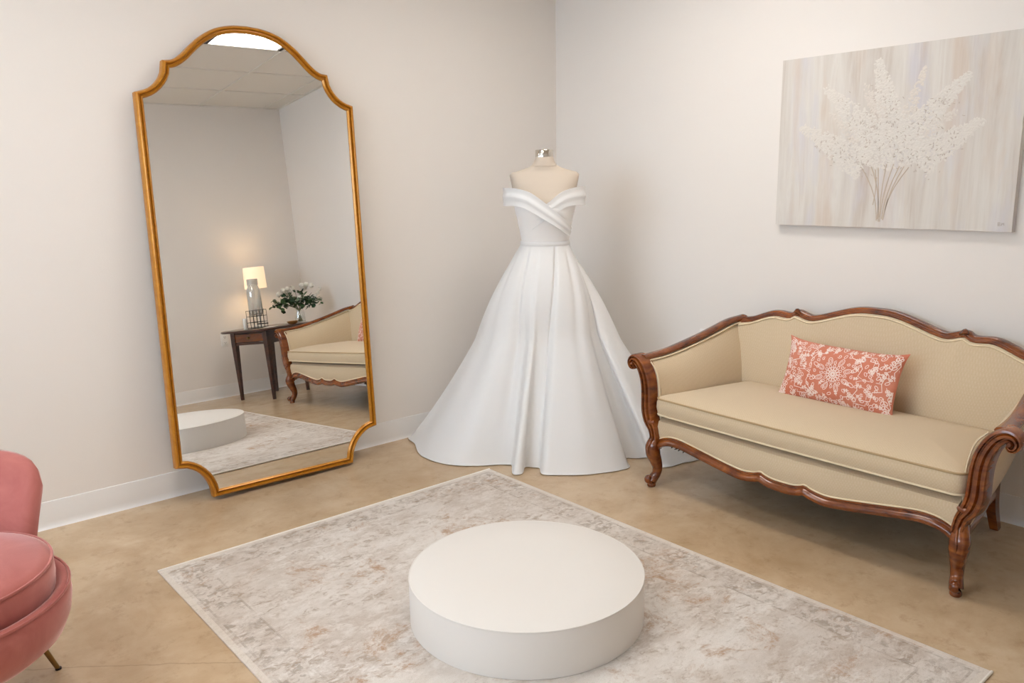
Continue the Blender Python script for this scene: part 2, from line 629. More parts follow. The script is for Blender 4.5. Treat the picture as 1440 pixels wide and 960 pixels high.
def baseboard(name, p0, p1, nrm, label):
    # vinyl cove base: flat face, rounded top edge, toe that flares onto the floor
    prof = [(0.0, 0.0), (0.012, 0.0), (0.009, 0.004), (0.005, 0.012), (0.004, 0.03), (0.004, 0.112), (0.003, 0.118), (0.0, 0.119)]
    rings = [[Vector(p) + Vector(nrm) * a + Vector((0, 0, z)) for a, z in prof] for p in (p0, p1)]
    return struct(loft(name, rings, 'trim_white', None, 50), label, 'baseboard')


baseboard('baseboard_left', (XW, 0, 0), (0, 0, 0), (0, -1, 0), 'white baseboard under the mirror wall')
baseboard('baseboard_right', (0, YB, 0), (0, 0, 0), (-1, 0, 0), 'white baseboard behind the settee')
baseboard('baseboard_rear', (XW, YB, 0), (0, YB, 0), (0, 1, 0), 'white baseboard behind the side table')
baseboard('baseboard_window', (XW, YB, 0), (XW, 0, 0), (1, 0, 0), 'white baseboard under the window')

# ceiling: slab, T-bar grid and lay-in tiles 0.61 m
TL = 0.61
b = MB()
b.box((XW / 2, YB / 2, HC + 0.22), (-XW + 0.2, -YB + 0.2, 0.06))
ceil = struct(b.build('ceiling', 'ceiling_tile'), 'suspended ceiling of square white tiles', 'ceiling')
xs = [0.0] + [-0.155 - TL * k for k in range(0, 10)] + [XW]
ys = [0.0] + [YB + 0.58 + TL * k for k in range(5, -1, -1)] + [YB]
xs = sorted(set(round(x, 4) for x in xs if x >= XW), reverse=True)
ys = sorted(set(round(y, 4) for y in ys if y >= YB), reverse=True)
b = MB()
for x in xs[1:-1]:
    b.box((x, YB / 2, HC + 0.001), (0.024, -YB, 0.006))
    b.box((x, YB / 2, HC + 0.02), (0.004, -YB, 0.034))
for y in ys[1:-1]:
    b.box((XW / 2, y, HC + 0.0015), (-XW, 0.024, 0.006))
for x in (-0.011, XW + 0.011):
    b.box((x, YB / 2, HC + 0.001), (0.022, -YB, 0.006))
for y in (-0.011, YB + 0.011):
    b.box((XW / 2, y, HC + 0.001), (-XW, 0.022, 0.006))
gr = b.build('grid_bars', 'grid_metal', ceil)


def light_cells():
    # (x index, y index) of the two cells that each 0.61 x 1.22 troffer fills
    return [(2, 3), (2, 2), (5, 3), (5, 2), (8, 3), (8, 2)]


LC = set(light_cells())
tiles = {}
for i in range(len(xs) - 1):
    for j in range(len(ys) - 1):
        if (i, j) in LC:
            continue
        x1, x0, y1, y0 = xs[i], xs[i + 1], ys[j], ys[j + 1]
        dx, dy = round(x1 - x0 - 0.012, 3), round(y1 - y0 - 0.012, 3)
        if dx < 0.03 or dy < 0.03:
            continue
        if (dx, dy) not in tiles:
            bb = MB()
            bb.box((0, 0, 0), (dx, dy, 0.016))
            o = bb.build('ceiling_panel', 'ceiling_tile', ceil)
            tiles[(dx, dy)] = o.data
        else:
            o = bpy.data.objects.new('ceiling_panel', tiles[(dx, dy)])
            col.objects.link(o)
            o.parent = ceil
        o.location = ((x0 + x1) / 2, (y0 + y1) / 2, HC + 0.0125)


def troffer(ix, iy, label):
    x1, x0 = xs[ix], xs[ix + 1]
    y1, y0 = ys[iy - 1], ys[iy + 1]
    cx, cy = (x0 + x1) / 2, (y0 + y1) / 2
    w_, l_ = x1 - x0 - 0.03, y1 - y0 - 0.03
    o = thing('ceiling_light', label, 'ceiling light', (cx, cy, HC), 0, 'recessed fluorescent ceiling lights')
    bb = MB()
    for s in (-1, 1):
        bb.box((s * (w_ / 2 - 0.008), 0, 0.05), (0.016, l_, 0.10))
        bb.box((0, s * (l_ / 2 - 0.008), 0.05), (w_, 0.016, 0.10))
    bb.box((0, 0, 0.105), (w_, l_, 0.01))
    bb.build('housing', 'grid_metal', o)
    sd = MB()
    for s in (-1, 1):
        sd.box((s * (w_ / 2 - 0.018), 0, 0.006), (0.028, l_ - 0.03, 0.016))
    sd.build('side_reveal', 'black_paint', o)
    d = MB()
    d.box((0, 0, 0.012), (w_ - 0.036, l_ - 0.012, 0.006))
    d.build('diffuser', 'panel_glow', o)
    lv = MB()
    for k in (-1, 1):
        lv.box((k * w_ / 6, 0, 0.006), (0.004, l_ - 0.036, 0.006))
    for k in range(1, 6):
        lv.box((0, -l_ / 2 + l_ * k / 6, 0.006), (w_ - 0.036, 0.004, 0.006))
    lv.build('louvre', 'grid_metal', o)
    return o


troffer(2, 3, 'bright ceiling light panel reflected at the top of the mirror')
troffer(5, 3, 'ceiling light panel in the middle of the room, over the rug')
troffer(8, 3, 'ceiling light panel nearest the window')

# wall outlets
def outlet(loc, rz, label):
    o = thing('wall_outlet', label, 'outlet', loc, rz, 'wall outlets')
    bevel_box('cover_plate', (0, -0.003, 0), (0.072, 0.006, 0.116), 0.002, 'plastic_white', o)
    for s in (-1, 1):
        r = bevel_box('receptacle', (0, -0.007, s * 0.026), (0.034, 0.004, 0.030), 0.0015, 'plastic_white', o)
        q = MB()
        for k in (-1, 1):
            q.box((k * 0.007, -0.0095, s * 0.026 + 0.003), (0.003, 0.002, 0.009))
        q.box((0, -0.0095, s * 0.026 - 0.008), (0.005, 0.002, 0.005))
        q.build('slots', 'socket_dark', r)
    return o


outlet((-0.83, YB, 0.53), PI, 'white double wall outlet beside the side table, seen in the mirror')
outlet((0, -1.155, 0.555), -PI / 2, 'white wall outlet peeking above the left arm of the settee')

# ------------------------------------------------------------------ leaning mirror
def mirror():
    n = Vector((-0.0047, -0.9976, 0.0693)).normalized()
    ex = Vector((0, 0, 1)).cross(n).normalized()
    ey = n.cross(ex)
    roll = math.radians(-0.75)
    e1 = ex * math.cos(roll) + ey * math.sin(roll)
    e2 = -ex * math.sin(roll) + ey * math.cos(roll)
    o = thing('floor_mirror', 'tall arched mirror with notched gold frame leaning on the left wall', 'mirror')
    base = Vector((-2.123, -0.187, 0)) + ex * 0.128 + Vector((0, 0, 0.003))
    o.matrix_world = Matrix(((e1.x, e2.x, n.x, base.x), (e1.y, e2.y, n.y, base.y), (e1.z, e2.z, n.z, base.z), (0, 0, 0, 1)))
    # outline, right half from bottom to top (s, t)
    Rh = []
    Rh.append((0.358, 0.012))
    cx_, cy_, rx, ry = 0.510, 0.010, 0.152, 0.170
    for k in range(2, 9):                        # concave lower corner
        a = PI - (PI / 2) * k / 10
        Rh.append((cx_ + rx * math.cos(a), cy_ + ry * math.sin(a)))
    Rh.append((0.510, 0.180))
    for k in range(1, 12):
        Rh.append((0.510, 0.180 + (1.795 - 0.180) * k / 12))
    Rh.append((0.510, 1.795))
    cx_, cy_, rx, ry = 0.520, 1.940, 0.138, 0.142
    for k in range(2, 9):                        # concave shoulder
        a = -PI / 2 - (PI / 2) * (0.04 + 0.90 * k / 10)
        Rh.append((cx_ + rx * math.cos(a), cy_ + ry * math.sin(a)))
    Rh.append((0.384, 1.934))
    arch = catmull([(0.384, 1.934, 0), (0.345, 1.940, 0), (0.305, 1.966, 0), (0.265, 2.005, 0), (0.215, 2.049, 0), (0.150, 2.088, 0), (0.075, 2.109, 0), (0, 2.115, 0)], 5)
    Rh += [(p.x, p.y) for p in arch[4:]]
    out = Rh + [(-x, y) for x, y in reversed(Rh[:-1])]
    # frame moulding: (inset from the outline, height over the glass)
    prof = [(0.0, -0.026), (0.0, 0.004), (0.003, 0.012), (0.008, 0.0175), (0.013, 0.0165), (0.0165, 0.009), (0.0175, 0.004), (0.020, 0.004),
            (0.022, 0.009), (0.0255, 0.012), (0.030, 0.009), (0.033, 0.002), (0.033, -0.004), (0.03, -0.026)]
    m = len(out)

    def offset(d):
        res = []
        for i in range(m):
            p0, p1, p2 = Vector(out[i - 1]), Vector(out[i]), Vector(out[(i + 1) % m])
            a, c = (p1 - p0).normalized(), (p2 - p1).normalized()
            na, nc = Vector((-a.y, a.x)), Vector((-c.y, c.x))
            bi = (na + nc)
            bi = bi / max(bi.length_squared, 0.3) * 2
            res.append(p1 + bi * d * 1.0)
        return res
    rings = [[(p.x, p.y, h) for p in offset(d)] for d, h in prof]
    rings.append(rings[0])
    v, f = loft_data(rings, cap0=False, cap1=False)
    mesh('frame', v, f, 'gold', o, 35)
    ins = offset(0.022)
    v = [(p.x, p.y, 0.0) for p in ins]
    hm = (m - 1) // 2                            # index of the crown; i and m-1-i are mirror images
    f = [(i, i + 1, m - 2 - i, m - 1 - i) for i in range(hm - 1)] + [(hm - 1, hm, hm + 1)]
    mesh('mirror_glass', v, f, 'mirror', o)
    bk = offset(0.006)
    gl = [(p.x, p.y, -0.020) for p in bk] + [(p.x, p.y, -0.0255) for p in bk]
    mesh('backing_board', gl, [tuple(range(m)), tuple(range(2 * m - 1, m - 1, -1))] + [(i, (i + 1) % m, m + (i + 1) % m, m + i) for i in range(m)], 'deck_dark', o)


mirror()

# ------------------------------------------------------------------ rug and plinth
def rug():
    cx, cy = -1.174 - RUG['w'] / 2, -0.732 - RUG['l'] / 2
    o = thing('area_rug', 'faded cream and taupe patterned rug lying on the concrete floor', 'rug', (cx, cy, 0), 0)
    w2, l2 = RUG['w'] / 2, RUG['l'] / 2
    nx, ny = 40, 56
    v, f = [], []
    for i in range(nx + 1):
        for j in range(ny + 1):
            x, y = -w2 + RUG['w'] * i / nx, -l2 + RUG['l'] * j / ny
            e = min(w2 - abs(x), l2 - abs(y))
            v.append((x, y, 0.0075 + 0.0006 * math.sin(7 * x + 3 * y) - (0.0025 if e < 0.001 else 0)))
    for i in range(nx):
        for j in range(ny):
            a = i * (ny + 1) + j
            f.append((a, a + ny + 1, a + ny + 2, a + 1))
    k = len(v)
    loop = [i * (ny + 1) for i in range(nx + 1)] + [nx * (ny + 1) + j for j in range(1, ny + 1)] + \
           [i * (ny + 1) + ny for i in range(nx - 1, -1, -1)] + [j for j in range(ny - 1, 0, -1)]
    v += [(v[i][0], v[i][1], 0.0) for i in loop]
    n = len(loop)
    f += [(loop[i], loop[(i + 1) % n], k + (i + 1) % n, k + i) for i in range(n)]
    mesh('pile', v, f, 'rug', o, 60)
    # stitched binding along the two short ends
    for s in (-1, 1):
        tube('end_binding', [(-w2, s * l2, 0.0045), (w2, s * l2, 0.0045)], 0.0045, 'ceramic', o)


rug()
pn = thing('round_plinth', 'low round white plinth standing on the rug', 'plinth', (-1.943, -1.873, 0.0085))
R0, H0 = 0.386, 0.150
lathe('drum', [(R0, 0.0), (R0, H0 - 0.006), (R0 - 0.0018, H0 - 0.0018), (R0 - 0.006, H0), (0.2, H0), (0.0005, H0)], 'plinth_paint', pn, 96, smooth=50)
tube('top_edge', [(R0 * math.cos(a * PI / 48) * 0.9945, R0 * math.sin(a * PI / 48) * 0.9945, H0 - 0.003) for a in range(96)], 0.0032, 'plinth_paint', pn, 6, closed=True)

# ------------------------------------------------------------------ settee
def settee():
    o = thing('settee', 'beige upholstered antique settee with carved walnut frame against the right wall', 'sofa', (-0.752, -2.098, 0), -PI / 2 - math.radians(1.2))
    # local: x along the length (viewer's left is -x), y towards the back, z up
    fine = lambda tab: smoothtab(tab, 6)
    top_t = [(0, .213), (.04, .214), (.075, .220), (.098, .229), (.12, .221), (.155, .213), (.20, .210), (.28, .219), (.36, .231), (.45, .245), (.53, .256), (.585, .254), (.625, .243), (.655, .226)]
    top = fine(top_t)
    rail_top = lambda x: interp(top, abs(x))
    # --- front rail
    N = 110
    L = 0.655
    path = [(-L + 2 * L * i / N, 0.002 - 0.018 * math.exp(-(abs(-L + 2 * L * i / N) / 0.35) ** 2), rail_top(-L + 2 * L * i / N) - 0.021) for i in range(N + 1)]
    prof = [(-0.03, -0.018), (0.006, -0.0195), (0.018, -0.016), (0.023, -0.008), (0.022, 0.001), (0.016, 0.007), (0.011, 0.010), (0.010, 0.014), (0.013, 0.017), (0.009, 0.021), (-0.03, 0.021)]
    fr_ = sweep('front_rail', path, prof, 'walnut', o, 40)
    pp = [(p[0], p[1] - 0.006, p[2] + 0.024) for p in path]
    tube('piping', pp, 0.0042, 'piping_cream', fr_, 6)
    # --- seat base: boxed front and deck
    rows = []
    for p in path:
        x = p[0]
        zt = p[2] + 0.018
        y0 = p[1]
        k = 1 - 0.16 * 0.0
        rows.append([(x, y0 + 0.03, zt), (x, y0 - 0.004, zt), (x, y0 - 0.010, zt + 0.03), (x, y0 - 0.010, 0.295), (x, y0 - 0.003, 0.318), (x, y0 + 0.022, 0.330), (x * 0.92, 0.3, 0.334), (x * 0.85, 0.56, 0.334), (x * 0.85, 0.60, 0.30), (x * 0.85, 0.60, 0.21), (x * 0.9, 0.3, 0.215)])
    loft('seat_base', rows, 'beige', o, 45)
    # side and rear rails under the fabric
    for s in (-1, 1):
        pth = catmull([(s * 0.668, 0.03, 0.215), (s * 0.64, 0.22, 0.225), (s * 0.59, 0.42, 0.20), (s * 0.548, 0.60, 0.165)], 8)
        sweep('side_rail', pth, [(-0.014, -0.02), (0.014, -0.02), (0.018, 0), (0.014, 0.02), (-0.014, 0.02)], 'walnut', o, 40)
    sweep('rear_rail', [(-0.55, 0.62, 0.19), (0.55, 0.62, 0.19)], [(-0.014, -0.03), (0.014, -0.03), (0.014, 0.03), (-0.014, 0.03)], 'walnut', o, 30)
    # --- seat cushion
    def outline(ins, z, crown=0.0, hw0=0.668, hw1=0.572, y0=-0.016, y1=0.555, r=0.035):
        q = []
        yy0, yy1 = y0 + ins, y1 - ins
        a0, a1 = hw0 - ins, hw1 - ins
        cor = [(-a0, yy0, PI, 1.5 * PI), (a0, yy0, 1.5 * PI, 2 * PI), (a1, yy1, 0, PI / 2), (-a1, yy1, PI / 2, PI)]
        rr = max(r - ins * 0.2, 0.01)
        pts = []
        for (cx, cy, t0, t1) in cor:
            sx, sy = (1 if cx > 0 else -1), (1 if cy > 0.2 else -1)
            c0, c1 = cx - sx * rr, cy - sy * rr
            for k in range(7):
                a = t0 + (t1 - t0) * k / 6
                pts.append((c0 + rr * math.cos(a), c1 + rr * math.sin(a)))
        # resample each side so the loft stays regular
        res = []
        n = len(pts)
        for i in range(n):
            a, c = Vector(pts[i]), Vector(pts[(i + 1) % n])
            m = 14 if i % 7 == 6 else 1
            for k in range(m):
                p = a.lerp(c, k / m)
                # front edge bows out very slightly
                bow = -0.010 * math.cos(min(1, abs(p.x) / 0.68) * PI / 2) if p.y < y0 + 0.2 and ins < 0.3 else 0
                res.append((p.x, p.y + bow, z))
        return res
    rings = [outline(0.16, 0.334), outline(0.07, 0.343), outline(0.014, 0.346), outline(0.004, 0.350), outline(0.0, 0.358), outline(-0.005, 0.385), outline(-0.004, 0.410), outline(0.0, 0.424), outline(0.004, 0.430), outline(0.016, 0.436), outline(0.05, 0.445), outline(0.11, 0.454), outline(0.19, 0.460), outline(0.26, 0.462)]
    cu = loft('seat_cushion', rings, 'beige', o, 60)
    tube('piping', outline(0.0, 0.4275), 0.0042, 'piping_tan', cu, 6, closed=True)
    tube('piping', outline(0.001, 0.353), 0.0042, 'piping_cream', cu, 6, closed=True)
    # --- crest rail
    ct = [(0, .8415), (.06, .8395), (.12, .828), (.19, .806), (.25, .786), (.30, .775), (.335, .781), (.358, .789), (.374, .794), (.39, .783), (.41, .776), (.44, .777), (.475, .780), (.51, .774), (.555, .757), (.60, .739), (.645, .730), (.685, .724)]
    crest = fine(ct)
    cz = lambda x: interp(crest, abs(x))
    LC_ = 0.685
    N = 130
    path = [(-LC_ + 2 * LC_ * i / N, 0.672 - 0.035 * (abs(-LC_ + 2 * LC_ * i / N) / LC_) ** 3, cz(-LC_ + 2 * LC_ * i / N) - 0.016) for i in range(N + 1)]
    prof = [(-0.022, -0.012), (0.008, -0.016), (0.020, -0.014), (0.026, -0.006), (0.0255, 0.0), (0.021, 0.002), (0.0205, 0.006), (0.016, 0.009), (0.012, 0.014), (-0.002, 0.017), (-0.022, 0.014)]
    sweep('crest_rail', path, prof, 'walnut', o, 35)
    # carved leaf crooks where the crest meets each arm, and at the two shoulders
    for s in (-1, 1):
        for k, (x, dz, ln) in enumerate(((0.675, 0.008, 0.045), (0.374, 0.002, 0.022))):
            bb = MB()
            for q in (-1, 0, 1):
                pth = catmull([(s * (x + ln * 0.5), 0.655, cz(x) - 0.02 + dz), (s * x, 0.645 + 0.004 * q, cz(x) - 0.006 + dz + 0.004 * q), (s * (x - ln), 0.650, cz(x - ln) - 0.016 + 0.006 * q)], 5)
                nn = len(pth)
                bb.add(*sweep_data(pth, circ(6, 0.009, 0.006), scale=[0.35 + 0.9 * math.sin(PI * min(1, (i + 1) / nn)) for i in range(nn)]))
            bb.build('carved_leaf', 'walnut', o, 50)
    # --- backrest
    N = 60
    rows_f, rows_b = [], []
    K = 12
    for i in range(N + 1):
        u = -1 + 2 * i / N
        fr2, bk2 = [], []
        for k in range(K + 1):
            t = k / K
            hw = 0.590 + (0.668 - 0.590) * t
            x = u * hw
            zt = cz(u * 0.668) - 0.026
            z = 0.36 + (zt - 0.36) * t
            y = 0.545 + (0.635 - 0.545) * t - 0.022 * math.sin(PI * min(1, t * 1.02)) * (1 - abs(u) ** 6) - 0.035 * abs(u) ** 4 * t
            fr2.append((x, y, z))
            bk2.append((x * (0.90 + 0.10 * min(1, t * 4)), max(y + 0.03, 0.63 + 0.03 * t - 0.03 * abs(u) ** 4), z if k else 0.22))
        rows_f.append(fr2 + bk2[::-1])
    br = loft('backrest', rows_f, 'beige', o, 50)
    pp = [(u * 0.660 / 30, 0.632 - 0.035 * abs(u / 30) ** 4, cz(u * 0.66 / 30) - 0.034) for u in range(-30, 31)]
    tube('piping', pp, 0.004, 'piping_cream', br, 6)
    # --- arms
    for s in (-1, 1):
        f_in = [(.34, .655), (.40, .660), (.46, .664), (.52, .678), (.555, .697), (.590, .735)]
        f_out = [(.20, .672), (.28, .700), (.36, .726), (.44, .738), (.51, .744), (.555, .758), (.590, .770)]
        b_in = [(.34, .572), (.42, .588), (.50, .606), (.58, .626), (.65, .645), (.702, .664)]
        b_out = [(.17, .545), (.27, .585), (.37, .615), (.47, .640), (.56, .664), (.64, .684), (.702, .690)]
        railp = catmull([(.764, 0.0, .602), (.757, .10, .606), (.748, .20, .619), (.728, .35, .652), (.714, .47, .683), (.700, .57, .711), (.678, .645, .724)], 5)
        NT_ = len(railp)
        sec = []
        for i, rp in enumerate(railp):
            t = rp.y / 0.645
            ring = []
            for (za, xa), (zb, xb) in zip(f_in, b_in):
                tt = (za - .34) / (.59 - .34)
                z = .34 + tt * (rp.z - 0.012 - .34)
                x = xa + (xb - xa) * t
                # keep the top edge under the wooden rail
                x += (rp.x - 0.020 - (f_in[-1][1] + (b_in[-1][1] - f_in[-1][1]) * t)) * tt ** 2
                pad = 0.010 * math.sin(PI * tt) * math.sin(PI * min(1, t + 0.1))
                ring.append((s * (x - pad), 0.02 + rp.y, z))
            for (za, xa), (zb, xb) in reversed(list(zip(f_out, b_out))):
                tt = (za - .20) / (.59 - .20)
                z0 = .20 + (.17 - .20) * t
                z = z0 + tt * (rp.z - 0.012 - z0)
                x = xa + (xb - xa) * t
                x += (rp.x + 0.008 - (f_out[-1][1] + (b_out[-1][1] - f_out[-1][1]) * t)) * tt ** 2
                ring.append((s * x, 0.02 + rp.y, z))
            sec.append(ring)
        arm = loft('arm', sec, 'beige', o, 45)
        pp = [(s * (p.x - 0.030), p.y + 0.02, p.z - 0.014) for p in railp]
        tube('piping', pp, 0.004, 'piping_cream', arm, 6)
        pp = catmull([(s * .720, 0.012, .585), (s * .693, 0.012, .555), (s * .676, 0.012, .52), (s * .664, 0.012, .46), (s * .660, 0.012, .40), (s * .660, 0.012, .345)], 5)
        tube('piping', pp, 0.0035, 'piping_cream', arm, 6, up=(0, 1, 0))
        prof = [(-0.024, -0.010), (0.024, -0.010), (0.026, 0.0), (0.020, 0.008), (0.008, 0.0115), (-0.008, 0.0115), (-0.020, 0.008), (-0.026, 0.0)]
        sweep('arm_rail', [(s * p.x, p.y, p.z) for p in railp], prof, 'walnut', o, 40)
        # moulded arm post ending in a scroll
        pts = [(.664, .225), (.668, .255), (.677, .285), (.697, .320), (.709, .365), (.711, .42), (.714, .47), (.722, .512), (.738, .550), (.760, .580), (.785, .594), (.806, .588), (.815, .572), (.810, .556), (.797, .553), (.790, .563)]
        wd = [.022, .021, .023, .030, .031, .030, .0295, .029, .028, .026, .023, .019, .016, .013, .011, .008]
        ppts = catmull([(s * a, 0.0, z) for a, z in pts], 5)
        wds = [interp(list(enumerate(wd)), i / 5) for i in range(len(ppts))]
        prof = [(-1, 0.030), (-1, -0.022), (-0.86, -0.032), (-0.56, -0.034), (-0.46, -0.025), (-0.36, -0.025), (-0.18, -0.037), (0.18, -0.037), (0.36, -0.025), (0.46, -0.025), (0.56, -0.034), (0.86, -0.032), (1, -0.022), (1, 0.030)]
        # profile a = across, b = depth (negative is the front)
        v, f = [], []
        rings = []
        for i, p in enumerate(ppts):
            T = (ppts[min(i + 1, len(ppts) - 1)] - ppts[max(i - 1, 0)]).normalized()
            side = Vector((T.z, 0, -T.x))
            rings.append([p + side * (a * wds[i]) + Vector((0, bb_ * (0.75 + 0.25 * min(1, wds[i] / 0.026)), 0)) for a, bb_ in prof])
        post = loft('arm_post', rings, 'walnut', o, 35)
        eye = [(0.0005, -0.040), (0.006, -0.039), (0.009, -0.034), (0.009, 0.02), (0.0005, 0.02)]
        vv, ff = lathe_data(eye, 14)
        vv = [(s * 0.797 + x, z, 0.570 + y) for x, y, z in vv]
        mesh('scroll_eye', vv, ff, 'walnut', post, 40)
        # little carved spur where the post meets the seat
        sp = catmull([(s * .690, -0.026, .312), (s * .674, -0.026, .312), (s * .661, -0.024, .318)], 5)
        sweep('carved_spur', sp, circ(8, .010), 'walnut', post, 50, scale=[1.2, 1.2, 1.2, 1.15, 1.1, 1.05, 1.0, .95, .9, .8, .6][:len(sp)])
        # --- cabriole front leg
        path = catmull([(s * .666, .004, .262), (s * .671, -.006, .228), (s * .675, -.016, .195), (s * .674, -.014, .160), (s * .669, -.002, .125), (s * .666, .008, .090), (s * .668, .004, .060), (s * .674, -.010, .040), (s * .678, -.018, .026)], 5)
        rad = [.021, .026, .032, .031, .026, .0215, .0195, .0215, .022]
        rr = [interp(list(enumerate(rad)), i / 5) for i in range(len(path))]
        sq = [(math.copysign(abs(math.cos(a)) ** 0.75, math.cos(a)), math.copysign(abs(math.sin(a)) ** 0.75, math.sin(a))) for a in [2 * PI * k / 16 for k in range(16)]]
        leg = sweep('leg', path, sq, 'walnut', o, 60, up=(0, 1, 0), scale=rr)
        cu_ = catmull([(s * .678, -.030, .022), (s * .680, -.044, .030), (s * .680, -.046, .046), (s * .679, -.034, .052), (s * .678, -.028, .042)], 4)
        sweep('scroll_toe', cu_, circ(8, .010, .018), 'walnut', leg, 60, up=(1, 0, 0), scale=[1.0 - 0.4 * i / len(cu_) for i in range(len(cu_))])
        lathe('foot_pad', [(.017, 0), (.020, .004), (.020, .012), (.016, .020), (.0005, .020)], 'walnut', leg, 20, (s * .678, -.018, 0))
        kn = catmull([(s * .668, -.022, .252), (s * .672, -.040, .215), (s * .676, -.046, .185), (s * .674, -.042, .160)], 5)
        sweep('knee_carving', kn, circ(8, .008, .006), 'walnut', leg, 60, up=(1, 0, 0), scale=[.4 + .7 * math.sin(PI * (i + .5) / len(kn)) for i in range(len(kn))])
        # bracket that carries the rail curve into the leg
        br_ = catmull([(s * .660, 0.0, .190), (s * .640, 0.0, .205), (s * .615, 0.0, .216)], 5)
        sweep('knee_bracket', br_, [(-.016, -.012), (.018, -.012), (.020, 0), (.016, .012), (-.016, .012)], 'walnut', leg, 40, scale=[1.0 - 0.05 * i for i in range(len(br_))])
        # --- sabre rear leg
        path = catmull([(s * .545, .60, .25), (s * .545, .605, .19), (s * .548, .622, .10), (s * .556, .655, .0)], 6)
        sweep('leg', path, [(-.02, -.02), (.02, -.02), (.02, .02), (-.02, .02)], 'walnut', o, 30, up=(0, 1, 0), scale=[1.25 - 0.5 * i / (len(path) - 1) for i in range(len(path))])
    # torn dust cover hanging below the seat
    dc = MB()
    rr_ = random.Random(3)
    for k in range(9):
        x = -0.60 + 0.022 * k + rr_.uniform(-.005, .005)
        ln = rr_.uniform(0.006, 0.022)
        dc.add(*sweep_data([(x, 0.03, 0.208), (x + 0.004, 0.03, 0.208 - ln * .6), (x + rr_.uniform(-.01, .01), 0.03, 0.208 - ln)], circ(5, 0.006, 0.003), up=(0, 1, 0), scale=[1, .8, .3]))
    dc.box((0, 0.33, 0.206), (1.10, 0.52, 0.004))
    dc.build('dust_cover', 'deck_dark', o)
    return o


settee()

